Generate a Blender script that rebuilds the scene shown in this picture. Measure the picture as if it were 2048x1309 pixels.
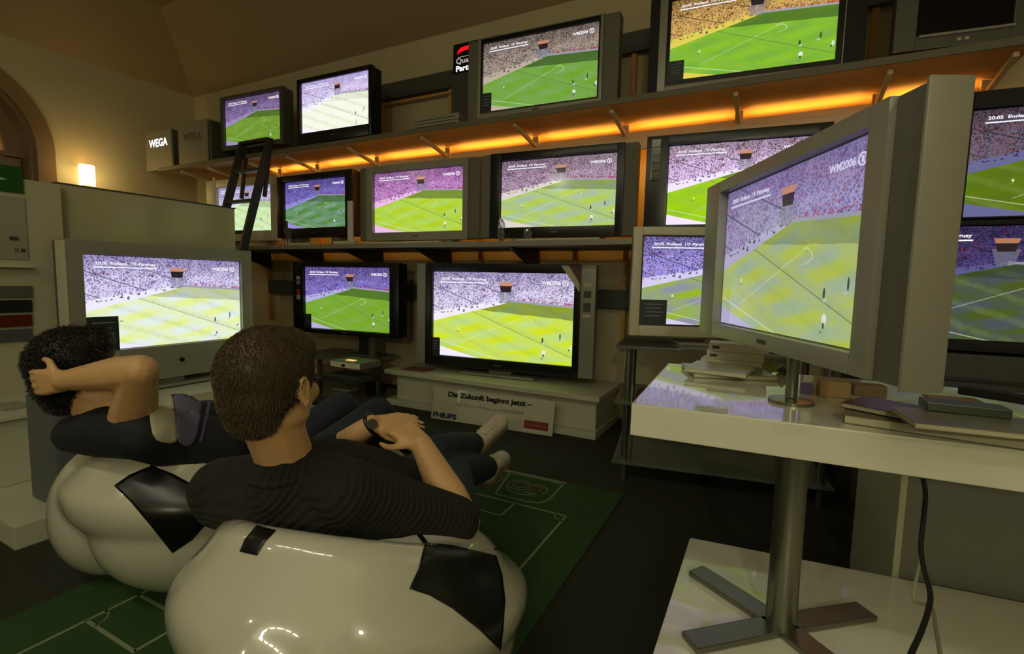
import bpy, bmesh, math, random
from mathutils import Vector, Matrix, Quaternion
from mathutils.bvhtree import BVHTree
import numpy as np

for o in list(bpy.data.objects): bpy.data.objects.remove(o)
SC = bpy.context.scene
COL = SC.collection
random.seed(7)

# ------------------------------------------------------------------ camera
FPX, CX, CY, CAMH = 991.0, 1024.0, 654.5, 1.05
def _axes():
    a = Vector((1545-CX, -(574-CY), -FPX)).normalized()
    b = Vector((-883-CX, -(519-CY), -FPX)).normalized()
    x = -b; x = (x - a*x.dot(a)).normalized(); z = x.cross(a)
    return Matrix((x, a, z))
RW = _axes()
CAM = Vector((0, 0, CAMH))
cd = bpy.data.cameras.new('camera'); cam = bpy.data.objects.new('camera', cd); COL.objects.link(cam)
cd.sensor_fit = 'HORIZONTAL'; cd.sensor_width = 36.0; cd.lens = FPX/2048*36; cd.clip_start = 0.02; cd.clip_end = 100
cam.matrix_world = Matrix.Translation(CAM) @ RW.to_4x4()
SC.camera = cam
def ray(px, py): return RW @ Vector((px-CX, -(py-CY), -FPX))
def at(px, py, ax, val):                 # the point seen at a pixel on an axis-aligned plane
    d = ray(px, py); return CAM + d*((val-CAM[ax])/d[ax])
def D(px, py, depth): return CAM + RW @ (Vector((px-CX, -(py-CY), -FPX))*(depth/FPX))

# ------------------------------------------------------------------ colour management, world
SC.view_settings.view_transform = 'Standard'; SC.view_settings.look = 'None'
SC.view_settings.gamma = 1.0; SC.view_settings.use_curve_mapping = False
SC.view_settings.exposure = 0.0
w = bpy.data.worlds.new('world'); SC.world = w; w.use_nodes = True
w.node_tree.nodes['Background'].inputs[0].default_value = (0.05, 0.045, 0.02, 1)
w.node_tree.nodes['Background'].inputs[1].default_value = 0.15

LAMP = 40.0        # ceiling lamps
STRIP = 27.0       # warm tubes behind the shelf fascia
def area(name, loc, rot, sx, sy, power, col, spread=None):
    l = bpy.data.lights.new(name, 'AREA'); l.shape = 'RECTANGLE'; l.size = sx; l.size_y = sy; l.energy = power; l.color = col
    if spread: l.spread = spread
    o = bpy.data.objects.new(name, l); COL.objects.link(o); o.location = loc; o.rotation_euler = rot
    return o
def point_fill(name, loc, power, col, r=.12):
    l = bpy.data.lights.new(name, 'POINT'); l.energy = power; l.color = col; l.shadow_soft_size = r
    o = bpy.data.objects.new(name, l); COL.objects.link(o); o.location = loc; return o
AMB = (1, .97, .70)
area('soft_fill_area', (-0.2, -2.0, 3.3), (math.radians(36), 0, 0), 4.2, 2.2, 7, AMB)  # added soft fill behind the camera, not a fixture of the shop
point_fill('fill_point', (1.0, -2.9, 2.0), 60, AMB, .07)  # added point fill, unseen, brightens the table front
point_fill('fill_point', (-2.6, -1.6, 2.7), 10, (1, .92, .60), .07)  # added omni fill, unseen, lifts ceiling and walls
point_fill('fill_point', (1.9, -1.3, 2.6), 20, (1, .95, .64), .07)  # another unseen fill point, added for the room's ambient level
point_fill('fill_point', (-4.6, 0.2, 2.7), 6, (1, .86, .5), .2)  # unseen fill added for the left wall and ceiling

# ------------------------------------------------------------------ materials
def lin(c):
    return tuple((v/255/12.92 if v/255 <= .04045 else ((v/255+.055)/1.055)**2.4) for v in c)
MATS = {}
def mat(name, rgb, rough=.6, metal=0.0, noise=0.0, nscale=8.0, bump=0.0, bscale=60.0, emit=None, estr=1.0, coat=0.0, spec=.5):
    if name in MATS: return MATS[name]
    m = bpy.data.materials.new(name); m.use_nodes = True; MATS[name] = m
    nt = m.node_tree; b = nt.nodes['Principled BSDF']
    b.inputs['Base Color'].default_value = (*lin(rgb), 1); b.inputs['Roughness'].default_value = rough
    b.inputs['Metallic'].default_value = metal; b.inputs['Coat Weight'].default_value = coat
    b.inputs['Specular IOR Level'].default_value = spec
    tc = nt.nodes.new('ShaderNodeTexCoord')
    n = nt.nodes.new('ShaderNodeTexNoise'); n.inputs['Scale'].default_value = nscale; n.inputs['Detail'].default_value = 4
    nt.links.new(tc.outputs['Object'], n.inputs['Vector'])
    mx = nt.nodes.new('ShaderNodeMix'); mx.data_type = 'RGBA'; mx.blend_type = 'MULTIPLY'
    mx.inputs[0].default_value = max(noise, .06)
    mx.inputs[6].default_value = (*lin(rgb), 1)
    cr = nt.nodes.new('ShaderNodeValToRGB'); cr.color_ramp.elements[0].position = .35; cr.color_ramp.elements[1].position = .65
    cr.color_ramp.elements[0].color = (.55, .55, .55, 1); cr.color_ramp.elements[1].color = (1, 1, 1, 1)
    nt.links.new(n.outputs['Fac'], cr.inputs[0]); nt.links.new(cr.outputs[0], mx.inputs[7]); nt.links.new(mx.outputs[2], b.inputs['Base Color'])
    if bump:
        n2 = nt.nodes.new('ShaderNodeTexNoise'); n2.inputs['Scale'].default_value = bscale; n2.inputs['Detail'].default_value = 3
        nt.links.new(tc.outputs['Object'], n2.inputs['Vector'])
        bp = nt.nodes.new('ShaderNodeBump'); bp.inputs['Strength'].default_value = bump; bp.inputs['Distance'].default_value = .01
        nt.links.new(n2.outputs['Fac'], bp.inputs['Height']); nt.links.new(bp.outputs[0], b.inputs['Normal'])
    if emit:
        b.inputs['Emission Color'].default_value = (*emit, 1); b.inputs['Emission Strength'].default_value = estr
    return m
WALL = mat('cream_plaster', (198, 186, 150), .85, noise=.15, nscale=1.5, bump=.1)
CEIL = mat('ceiling_plaster', (168, 146, 112), .9, noise=.15, nscale=1.2)
CARPET = mat('dark_carpet', (42, 43, 29), .95, noise=.35, nscale=60, bump=.5, bscale=300)
RUGM = mat('green_rug', (38, 72, 26), .95, noise=.3, nscale=30, bump=.4, bscale=250)
RUGL = mat('rug_white_line', (128, 138, 104), .9, noise=.4, nscale=40)
RUGP = mat('rug_pink_line', (150, 84, 74), .9, noise=.4, nscale=40)
SILVER = mat('silver_plastic', (150, 148, 134), .38, .25, spec=.5)
SILVERD = mat('grey_speaker_mesh', (112, 110, 98), .55, .2, bump=.3, bscale=900)
DKSIL = mat('dark_silver_plastic', (92, 92, 86), .4, .3)
BLACK = mat('black_plastic', (13, 13, 14), .28)
MATTEBLK = mat('matte_black', (16, 16, 16), .7)
WHITEPL = mat('warm_white_plastic', (196, 192, 166), .4)
GLOSSW = mat('gloss_white_lacquer', (226, 226, 206), .05, coat=.5)
CHAIRW = mat('gloss_white_shell', (196, 194, 176), .20, coat=.9)
CHAIRB = mat('black_vinyl', (14, 14, 12), .3)
BOARD = mat('white_board', (190, 190, 165), .35, noise=.1, nscale=2)
BOARD2 = mat('grey_board', (120, 122, 112), .5)
WOOD = mat('shelf_wood', (205, 158, 98), .45, noise=.25, nscale=5)
WOODE = mat('shelf_edge_grey', (104, 98, 76), .5)
BRKT = mat('cream_bracket', (220, 203, 168), .5)
STAND = mat('metal_bracket', (120, 110, 84), .4, .5)
STEEL = mat('brushed_steel', (132, 132, 120), .3, .85)
DKGREY = mat('dark_grey_metal', (62, 64, 58), .5, .4)
DUCT = mat('grey_duct', (74, 76, 68), .6)
PAPER = mat('paper', (196, 192, 160), .6)
GLASS = mat('frosted_glass_shelf', (92, 100, 92), .08, .0, spec=.8)
SKIN = mat('skin', (196, 148, 106), .5, noise=.1, nscale=20)
SKIN2 = mat('skin_arm', (206, 162, 112), .5, noise=.1, nscale=20)
HAIR1 = mat('brown_hair', (74, 58, 32), .6, noise=.5, nscale=60)
HAIR2 = mat('black_brown_hair', (30, 24, 14), .55, noise=.5, nscale=60)
SWEAT = mat('dark_knit', (26, 26, 19), .95, noise=.25, nscale=80)
JERSEY = mat('navy_jersey', (20, 21, 30), .8, noise=.2, nscale=30)
JEANS = mat('blue_jeans', (40, 48, 60), .9, noise=.35, nscale=50, bump=.3, bscale=200)
SHOE = mat('white_shoe_leather', (200, 186, 164), .5, noise=.2, nscale=30)
SOLE = mat('worn_rubber_sole', (120, 104, 72), .8, noise=.4, nscale=60)

def ribs(m, axis_vec, scale, strength=.8):
    nt = m.node_tree; b = nt.nodes['Principled BSDF']
    tc = nt.nodes.new('ShaderNodeTexCoord'); vm = nt.nodes.new('ShaderNodeVectorMath'); vm.operation = 'DOT_PRODUCT'
    vm.inputs[1].default_value = axis_vec
    nz = nt.nodes.new('ShaderNodeTexNoise'); nz.inputs['Scale'].default_value = 5
    nt.links.new(tc.outputs['Object'], vm.inputs[0]); nt.links.new(tc.outputs['Object'], nz.inputs['Vector'])
    ma = nt.nodes.new('ShaderNodeMath'); ma.operation = 'MULTIPLY_ADD'; ma.inputs[1].default_value = .035
    nt.links.new(nz.outputs['Fac'], ma.inputs[0]); nt.links.new(vm.outputs['Value'], ma.inputs[2])
    mu = nt.nodes.new('ShaderNodeMath'); mu.operation = 'MULTIPLY'; mu.inputs[1].default_value = scale
    nt.links.new(ma.outputs[0], mu.inputs[0])
    s = nt.nodes.new('ShaderNodeMath'); s.operation = 'SINE'; nt.links.new(mu.outputs[0], s.inputs[0])
    bp = nt.nodes.new('ShaderNodeBump'); bp.inputs['Strength'].default_value = strength; bp.inputs['Distance'].default_value = .006
    nt.links.new(s.outputs[0], bp.inputs['Height']); nt.links.new(bp.outputs[0], b.inputs['Normal'])

# ------------------------------------------------------------------ mesh helpers
def emat(name, rgb, k=1.0):
    if name in MATS: return MATS[name]
    m = bpy.data.materials.new(name); m.use_nodes = True; MATS[name] = m
    nt = m.node_tree; nt.nodes.clear()
    e = nt.nodes.new('ShaderNodeEmission'); o = nt.nodes.new('ShaderNodeOutputMaterial')
    e.inputs[0].default_value = (*lin(rgb), 1); e.inputs[1].default_value = k
    nt.links.new(e.outputs[0], o.inputs[0]); return m

class MB:
    def __init__(s): s.bm = bmesh.new()
    def box(s, x0, x1, y0, y1, z0, z1, M=None, bev=0.0):
        t = bmesh.new(); bmesh.ops.create_cube(t, size=1)
        bmesh.ops.scale(t, vec=(abs(x1-x0), abs(y1-y0), abs(z1-z0)), verts=t.verts)
        bmesh.ops.translate(t, vec=((x0+x1)/2, (y0+y1)/2, (z0+z1)/2), verts=t.verts)
        if bev > 0: bmesh.ops.bevel(t, geom=list(t.edges), offset=bev, segments=2, affect='EDGES', profile=.7)
        if M: bmesh.ops.transform(t, matrix=M, verts=t.verts)
        s.add(t); return s
    def add(s, t):
        me = bpy.data.meshes.new('t'); t.to_mesh(me); t.free(); s.bm.from_mesh(me); bpy.data.meshes.remove(me)
    def bar(s, a, b, wx, wz, up=(0, 0, 1), bev=0.0):
        a = Vector(a); b = Vector(b); d = (b-a); L = d.length; d.normalize(); up = Vector(up)
        x = d.cross(up).normalized(); z = x.cross(d)
        M = Matrix((x, d, z)).transposed().to_4x4(); M.translation = (a+b)/2
        return s.box(-wx/2, wx/2, -L/2, L/2, -wz/2, wz/2, M, bev)
    def prism(s, pts, y0, y1, M=None):         # polygon in xz, extruded along y
        t = bmesh.new(); a = [t.verts.new((p[0], y0, p[1])) for p in pts]; b = [t.verts.new((p[0], y1, p[1])) for p in pts]
        t.faces.new(a); t.faces.new(b[::-1]); n = len(pts)
        for i in range(n): t.faces.new((a[i], b[i], b[(i+1) % n], a[(i+1) % n]))
        bmesh.ops.recalc_face_normals(t, faces=t.faces)
        if M: bmesh.ops.transform(t, matrix=M, verts=t.verts)
        s.add(t); return s
    def tube(s, pts, r, seg=10, closed=False):
        pts = [Vector(p) for p in pts]; rings = []
        rr = r if isinstance(r, (list, tuple)) else [r]*len(pts); n = len(pts)
        for i, p in enumerate(pts):
            d = (pts[(i+1) % n]-pts[i-1]) if closed else (pts[min(i+1, n-1)]-pts[max(i-1, 0)])
            d.normalize(); u = d.cross(Vector((0, 0, 1)))
            if u.length < .05: u = d.cross(Vector((1, 0, 0)))
            u.normalize(); v = d.cross(u)
            rings.append([s.bm.verts.new(p+(u*math.cos(k*2*math.pi/seg)+v*math.sin(k*2*math.pi/seg))*rr[i]) for k in range(seg)])
        for i in range(n if closed else n-1):
            A = rings[i]; B = rings[(i+1) % n]
            for k in range(seg): s.bm.faces.new((A[k], A[(k+1) % seg], B[(k+1) % seg], B[k]))
        if not closed:
            s.bm.faces.new(rings[0][::-1]); s.bm.faces.new(rings[-1])
        return s
    def lathe(s, prof, c=(0, 0, 0), seg=40):
        c = Vector(c); rings = []
        for r, z in prof: rings.append([s.bm.verts.new(c+Vector((r*math.cos(k*2*math.pi/seg), r*math.sin(k*2*math.pi/seg), z))) for k in range(seg)])
        for A, B in zip(rings, rings[1:]):
            for k in range(seg): s.bm.faces.new((A[k], A[(k+1) % seg], B[(k+1) % seg], B[k]))
        s.bm.faces.new(rings[0][::-1]); s.bm.faces.new(rings[-1]); return s
    def ring(s, o, i, y0, y1, bev=0.0):         # rectangular frame: o, i = (L,R,T,B)
        s.box(o[0], i[0], y0, y1, o[3], o[2], bev=bev); s.box(i[1], o[1], y0, y1, o[3], o[2], bev=bev)
        s.box(i[0], i[1], y0, y1, i[2], o[2], bev=bev); s.box(i[0], i[1], y0, y1, o[3], i[3], bev=bev); return s
    def build(s, name, m, parent=None, smooth=False):
        me = bpy.data.meshes.new(name); bmesh.ops.recalc_face_normals(s.bm, faces=s.bm.faces) if not smooth else None
        s.bm.to_mesh(me); s.bm.free(); me.materials.append(m)
        if smooth:
            for p in me.polygons: p.use_smooth = True
            me.set_sharp_from_angle(angle=math.radians(45))
        o = bpy.data.objects.new(name, me); COL.objects.link(o)
        if parent: o.parent = parent
        return o
def tag(o, label, cat, group=None, kind=None):
    if label: o['label'] = label
    if cat: o['category'] = cat
    if group: o['group'] = group
    if kind: o['kind'] = kind
    return o
def thing(name, label, cat, loc=(0, 0, 0), rz=0, group=None):
    o = bpy.data.objects.new(name, None); COL.objects.link(o); o.location = loc; o.rotation_euler = (0, 0, rz)
    o.empty_display_size = .1
    return tag(o, label, cat, group)
def struct(o): o['kind'] = 'structure'; return o
def text_mesh(name, txt, width, height, m, parent, loc, M=None, thick=.0006, bold=0.0, align='LEFT'):
    """lettering in the xz plane of the parent, facing -y"""
    c = bpy.data.curves.new(name, 'FONT'); c.body = txt; c.size = 1; c.extrude = 0; c.offset = bold; c.resolution_u = 3
    t = bpy.data.objects.new('t', c); COL.objects.link(t)
    bpy.context.view_layer.update()
    me = bpy.data.meshes.new_from_object(t.evaluated_get(bpy.context.evaluated_depsgraph_get()))
    bpy.data.objects.remove(t); bpy.data.curves.remove(c)
    xs = [v.co.x for v in me.vertices]; ys = [v.co.y for v in me.vertices]
    x0, x1, y0, y1 = min(xs), max(xs), min(ys), max(ys)
    for v in me.vertices:
        x = (v.co.x-x0)/(x1-x0)*width; z = (v.co.y-y0)/(y1-y0)*height
        v.co = Vector((loc[0]+x, loc[1], loc[2]+z))
        if M: v.co = M @ v.co
    bm = bmesh.new(); bm.from_mesh(me)
    r = bmesh.ops.extrude_face_region(bm, geom=list(bm.faces))
    vs = [g for g in r['geom'] if isinstance(g, bmesh.types.BMVert)]
    off = Vector((0, thick, 0))
    if M: off = M.to_3x3() @ off
    bmesh.ops.translate(bm, vec=off, verts=vs)
    me.name = name; me.materials.clear(); me.materials.append(m)
    bm.to_mesh(me); bm.free()
    o = bpy.data.objects.new(name, me); COL.objects.link(o)
    if parent: o.parent = parent
    return o

# ------------------------------------------------------------------ the broadcast picture
def picture_group():
    g = bpy.data.node_groups.new('football_broadcast', 'ShaderNodeTree')
    I = g.interface
    for n, d in (('CrowdLight', (.5, .5, .7, 1)), ('CrowdDark', (.1, .1, .2, 1)), ('GrassA', (.5, .7, .05, 1)), ('GrassB', (.5, .7, .3, 1)), ('Track', (.8, .75, .9, 1)), ('Line', (.9, .95, .8, 1))):
        s = I.new_socket(n, in_out='INPUT', socket_type='NodeSocketColor'); s.default_value = d
    s = I.new_socket('Shade', in_out='INPUT', socket_type='NodeSocketFloat'); s.default_value = .55
    s = I.new_socket('Cube', in_out='INPUT', socket_type='NodeSocketFloat'); s.default_value = .54
    I.new_socket('Color', in_out='OUTPUT', socket_type='NodeSocketColor')
    N = g.nodes; L = g.links; gi = N.new('NodeGroupInput'); go = N.new('NodeGroupOutput')
    class S:
        def __init__(s, k): s.k = k
        def __add__(a, b): return op('ADD', a, b)
        def __radd__(a, b): return op('ADD', a, b)
        def __sub__(a, b): return op('SUBTRACT', a, b)
        def __rsub__(a, b): return op('SUBTRACT', b, a)
        def __mul__(a, b): return op('MULTIPLY', a, b)
        __rmul__ = __mul__
        def __gt__(a, b): return op('GREATER_THAN', a, b)
        def __lt__(a, b): return op('LESS_THAN', a, b)
    def op(o, a, b=None):
        n = N.new('ShaderNodeMath'); n.operation = o
        for i, x in enumerate((a, b)):
            if x is None: continue
            if isinstance(x, S): L.new(x.k, n.inputs[i])
            else: n.inputs[i].default_value = x
        return S(n.outputs[0])
    def mix(f, a, b):
        n = N.new('ShaderNodeMix'); n.data_type = 'RGBA'
        if isinstance(f, S): L.new(f.k, n.inputs[0])
        else: n.inputs[0].default_value = f
        for i, x in ((6, a), (7, b)):
            if isinstance(x, tuple): n.inputs[i].default_value = (*lin(x), 1)
            else: L.new(x, n.inputs[i])
        return n.outputs[2]
    uv = N.new('ShaderNodeUVMap'); uv.uv_map = 'UVMap'
    sp = N.new('ShaderNodeSeparateXYZ'); L.new(uv.outputs[0], sp.inputs[0])
    u = S(sp.outputs[0]); v = 1.0 - S(sp.outputs[1])
    cmb = N.new('ShaderNodeCombineXYZ'); L.new((u*1.78).k, cmb.inputs[0]); L.new(v.k, cmb.inputs[1])
    def noise(scale, detail=2):
        n = N.new('ShaderNodeTexNoise'); n.inputs['Scale'].default_value = scale; n.inputs['Detail'].default_value = detail
        L.new(cmb.outputs[0], n.inputs['Vector']); return S(n.outputs['Fac'])
    def sstep(x, a, b):
        n = N.new('ShaderNodeMapRange'); n.interpolation_type = 'SMOOTHSTEP'; L.new(x.k, n.inputs[0])
        n.inputs[1].default_value = a; n.inputs[2].default_value = b; return S(n.outputs[0])
    wob = noise(6)*.02 - .01
    f1 = .59 - .448*u; f2 = .33 + (u-.58)*.10
    fb = op('MAXIMUM', f1, f2)
    # crowd
    vo = N.new('ShaderNodeTexVoronoi'); vo.inputs['Scale'].default_value = 95; L.new(cmb.outputs[0], vo.inputs['Vector'])
    spc = N.new('ShaderNodeSeparateColor'); L.new(vo.outputs['Color'], spc.inputs[0])
    big = noise(7, 3)
    cr = sstep(S(spc.outputs[0])*.8 + big*.75 + (v-.2)*.35, .30, 1.05)
    crowd = mix(cr, gi.outputs['CrowdDark'], gi.outputs['CrowdLight'])
    crowd = mix((S(spc.outputs[1]) > .80)*.55, crowd, gi.outputs['Track'])
    crowd = mix((S(spc.outputs[2]) > .93)*.5, crowd, (190, 60, 60))
    aisle = op('FRACT', (v - u*.62)*4.2 + .35)
    crowd = mix((aisle < .05)*(u < .52)*.7, crowd, (36, 28, 46))
    crowd = mix(sstep(v, .30, .0)*.5, crowd, gi.outputs['CrowdDark'])
    # grass
    s_ = v + .448*u; t_ = v - .656*u
    c2 = N.new('ShaderNodeCombineXYZ'); L.new((s_*34.0).k, c2.inputs[0]); L.new((u*4.0).k, c2.inputs[1])
    n2 = N.new('ShaderNodeTexNoise'); n2.inputs['Scale'].default_value = 1.0; n2.inputs['Detail'].default_value = 3; L.new(c2.outputs[0], n2.inputs['Vector']); streak = S(n2.outputs['Fac'])
    chk = op('SINE', s_*30.0)*.55 + op('SINE', s_*30.0)*op('SINE', t_*18.0)*.6 + (noise(8, 3)-.5)*1.6 + (streak-.5)*1.8
    grass = mix(sstep(chk, -1.1, 1.2), gi.outputs['GrassA'], gi.outputs['GrassB'])
    grass = mix(sstep(op('SINE', t_*33.0)+(noise(14)-.5)*2, .0, 1.4)*.22, grass, (150, 175, 90))
    shade = (v < (.395 + .11*u + wob))*(u > .36)
    shf = op('MULTIPLY', shade, S(gi.outputs['Shade']))
    grass = mix(shf, grass, (38, 62, 30))
    def line(expr, wd): return op('ABSOLUTE', expr) < wd
    grass = mix(line(v-(.70-.72*(u-.39)), .005)*(u > .2)*(u < .70)*.28, grass, gi.outputs['Line'])
    ell = op('SQRT', op('POWER', (u-.66)*1.0, 2.0)*1.0 + op('POWER', (v-.535)*1.3, 2.0))
    grass = mix(line(ell-.06, .004)*(u > .66)*.4, grass, gi.outputs['Line'])
    grass = mix(line(v-(.80+.40*u), .005)*(u < .52)*.45, grass, gi.outputs['Line'])
    grass = mix(line(v-(.48+.656*(u-.335)), .0042)*(u > .28)*.55, grass, (66, 92, 40))
    grass = mix((v > (.87+.38*u + wob))*1.0, grass, gi.outputs['Track'])
    # track and dugouts
    g0 = .475 - .30*u + wob
    trk = mix((noise(60, 2) > .62)*.45, gi.outputs['Track'], gi.outputs['CrowdLight'])
    dug = (noise(26, 1) > .60)*line(v-g0-.01, .028)
    trk = mix(dug*.85, trk, (35, 35, 80))
    top = mix((v > g0)*(u < .55), crowd, trk)
    ads = (v > (f2-.05))*(u > .62)
    top = mix(ads*sstep(noise(22, 1), .46, .56)*.6, top, (176, 50, 70))
    top = mix((v > (f2-.022))*(u > .55), top, (160, 160, 180))
    # scoreboard cube under the roof
    cu = S(gi.outputs['Cube']); du = op('ABSOLUTE', u-cu)
    top = mix((du < (.055 - (v-.2)*.15))*(v > .20)*(v < .345)*.55, top, (130, 130, 150))
    top = mix((du < (.043-(v-.15)*.12))*(v > .145)*(v < .222), top, (42, 32, 36))
    top = mix((du < (.052-(v-.1)*.2))*(v > .108)*(v < .150)*.9, top, (206, 140, 104))
    pic = mix(v > fb, top, grass)
    for (pu, pv, ru, rv, c) in ((.80, .745, .006, .035, (30, 35, 30)), (.806, .775, .011, .012, (200, 205, 190)), (.915, .69, .005, .035, (30, 40, 30)), (.905, .735, .012, .01, (190, 200, 170)),
                                (.81, .875, .013, .028, (235, 235, 240)), (.808, .91, .005, .018, (30, 30, 60)), (.797, .945, .009, .008, (150, 130, 110)), (.195, .67, .006, .016, (236, 236, 200)), (.19, .70, .012, .006, (130, 140, 80)),
                                (.235, .455, .008, .012, (60, 50, 90)), (.985, .80, .008, .03, (225, 225, 235)), (.975, .83, .006, .01, (40, 40, 50))):
        e = op('POWER', (u-pu)*(1/ru), 2.0) + op('POWER', (v-pv)*(1/rv), 2.0)
        pic = mix((e < 1.0)*.9, pic, c)
    L.new(pic, go.inputs[0])
    return g
PIC = picture_group()
def screen_mat(name, cl, cdk, ga, gb, tr, gain=1.0, shade=.55, ln=(235, 245, 205), cube=.54):
    m = bpy.data.materials.new(name); m.use_nodes = True; nt = m.node_tree; nt.nodes.clear()
    g = nt.nodes.new('ShaderNodeGroup'); g.node_tree = PIC
    for k, c in zip(('CrowdLight', 'CrowdDark', 'GrassA', 'GrassB', 'Track', 'Line'), (cl, cdk, ga, gb, tr, ln)): g.inputs[k].default_value = (*lin(c), 1)
    g.inputs['Shade'].default_value = shade; g.inputs['Cube'].default_value = cube
    b = nt.nodes.new('ShaderNodeBsdfPrincipled'); b.inputs['Base Color'].default_value = (.01, .01, .012, 1); b.inputs['Roughness'].default_value = .12
    b.inputs['Specular IOR Level'].default_value = .3
    nt.links.new(g.outputs[0], b.inputs['Emission Color']); b.inputs['Emission Strength'].default_value = gain
    o = nt.nodes.new('ShaderNodeOutputMaterial'); nt.links.new(b.outputs[0], o.inputs[0]); return m

def quad(name, m, parent, x0, x1, z0, z1, y):
    me = bpy.data.meshes.new(name)
    me.from_pydata([(x0, y, z0), (x1, y, z0), (x1, y, z1), (x0, y, z1)], [], [(0, 1, 2, 3)])
    uvl = me.uv_layers.new(name='UVMap')
    for i, c in enumerate(((0, 0), (1, 0), (1, 1), (0, 1))): uvl.data[i].uv = c
    me.materials.append(m); o = bpy.data.objects.new(name, me); COL.objects.link(o)
    if parent: o.parent = parent
    return o

TXT = emat('caption_white', (250, 248, 255), 1.0)
TXTD = emat('caption_dim', (206, 200, 228), 1.0)
CARD = mat('dark_card', (44, 52, 58), .4, emit=lin((18, 24, 28)), estr=.0)
CARDT = mat('card_print', (120, 130, 136), .6)

def tv(name, label, fit, frame, smat, s=1.0, body=SILVER, border=None, border_mat=BLACK, speakers=None, spk_mat=SILVERD,
       depth=.11, back=.0, card=None, stand=None, txt=TXT, stand_mat=SILVER, logo=True, group='televisions showing the football match', floor_z=None, caption=True):
    """fit = (X,Y,Z,yaw,w,h) of the picture, frame = (L,R,T,B) about its centre; s slides the set along the line of sight"""
    X, Y, Z, yaw, w_, h_ = fit
    c = CAM + (Vector((X, Y, Z))-CAM)*s; w2, h2 = w_*s/2, h_*s/2
    F = [k*s for k in frame]
    base = floor_z if floor_z is not None else c.z+F[3]
    root = thing(name, label, 'television', (c.x, c.y, base), math.radians(yaw), group)
    zc = c.z-base
    def R(l, r, t, b): return (l, r, zc+t, zc+b)
    inner = R(-w2, w2, h2, -h2); outer = R(*F)
    bd = [k*s for k in (border or (0.004, .004, .004, .004))]
    mid = R(-w2-bd[0], w2+bd[1], h2+bd[2], -h2-bd[3])
    # main frame, deeper cabinet behind it
    fr = outer
    if speakers:
        sl, sr = speakers[0]*s, speakers[1]*s
        fr = (outer[0]+sl, outer[1]-sr, outer[2], outer[3])
        for nm, a, b in (('l', outer[0], outer[0]+sl), ('r', outer[1]-sr, outer[1])):
            if b-a > .01:
                q = MB(); q.box(a, b-.0, -.012, depth*.7, outer[3]+.004, outer[2]-.004, bev=.006)
                sp = q.build('side_speaker', spk_mat, root, True)
    q = MB(); q.ring(fr, mid, -.02, .03, bev=.004)
    q.build('front_frame', body, root, True)
    if border:
        q = MB(); q.ring(mid, inner, -.012, .028); q.build('screen_border', border_mat, root)
    q = MB(); q.box(fr[0]+.004, fr[1]-.004, .03, depth, fr[3]+.006, fr[2]-.006, bev=.008)
    q.box(fr[0]+.12, fr[1]-.12, depth, depth+.03+back, fr[3]+.06, fr[2]-.06, bev=.01)
    q.build('rear_cabinet', DKSIL if body is not BLACK else MATTEBLK, root, True)
    scr = quad('screen', smat, root, inner[0], inner[1], inner[3], inner[2], .004)
    W, Hh = 2*w2, 2*h2
    if caption:
        text_mesh('score_caption', '20:05  England  1:0  Paraguay', .34*W, .042*Hh, txt, scr, (inner[0]+.065*W, .001, inner[2]-.105*Hh), bold=.02)
        q = MB(); q.box(inner[0]+.055*W, inner[0]+.41*W, .001, .0025, inner[2]-.128*Hh, inner[2]-.116*Hh); q.build('caption_underline', txt, scr)
        text_mesh('channel_caption', 'WM2006', .125*W, .042*Hh, txt, scr, (inner[0]+.785*W, .001, inner[2]-.125*Hh), bold=.02)
        q = MB(); cx, cz = inner[0]+.94*W, inner[2]-.105*Hh
        q.tube([(cx+.017*W*math.cos(a), .001, cz+.017*W*math.sin(a)) for a in [k*math.pi/10 for k in range(20)]], .0028*W, 6, True)
        q.box(cx-.003*W, cx+.003*W, .0, .0025, cz-.009*W, cz+.009*W); q.build('channel_emblem', txt, scr)
    if card:
        cw, ch, cm = card
        q = MB(); q.box(inner[0]-.01*W, inner[0]+cw*W, -.014, -.011, inner[3]-.02*Hh, inner[3]+ch*Hh); k = q.build('price_card', CARD, root)
        q = MB()
        for i in range(4): q.box(inner[0]+.15*cw*W, inner[0]+cw*W*(.85-.1*(i % 2)), -.0155, -.014, inner[3]+ch*Hh*(.80-.16*i), inner[3]+ch*Hh*(.84-.16*i))
        q.build('card_print', CARDT, k)
    if logo:
        q = MB(); q.box(-.03*W, .03*W, -.0225, -.019, (outer[3]+mid[3])/2-.004, (outer[3]+mid[3])/2+.004); q.build('maker_badge', STAND if body is BLACK else DKGREY, root)
    if stand == 'foot':
        q = MB(); q.box(-.26*W, .26*W, -.05, .16, -.0, .016, bev=.004); q.box(-.08*W, .08*W, .03, .08, .01, outer[3]+.05, bev=.004); q.build('stand', stand_mat, root, True)
    elif stand == 'feet':
        for sx in (-1, 1):
            q = MB(); q.box(sx*.33*W-.05, sx*.33*W+.05, -.0, .13, 0, outer[3]+.012, bev=.003); q.build('foot', stand_mat, root, True)
    root['outer'] = [float(k) for k in outer]
    return root

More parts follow.
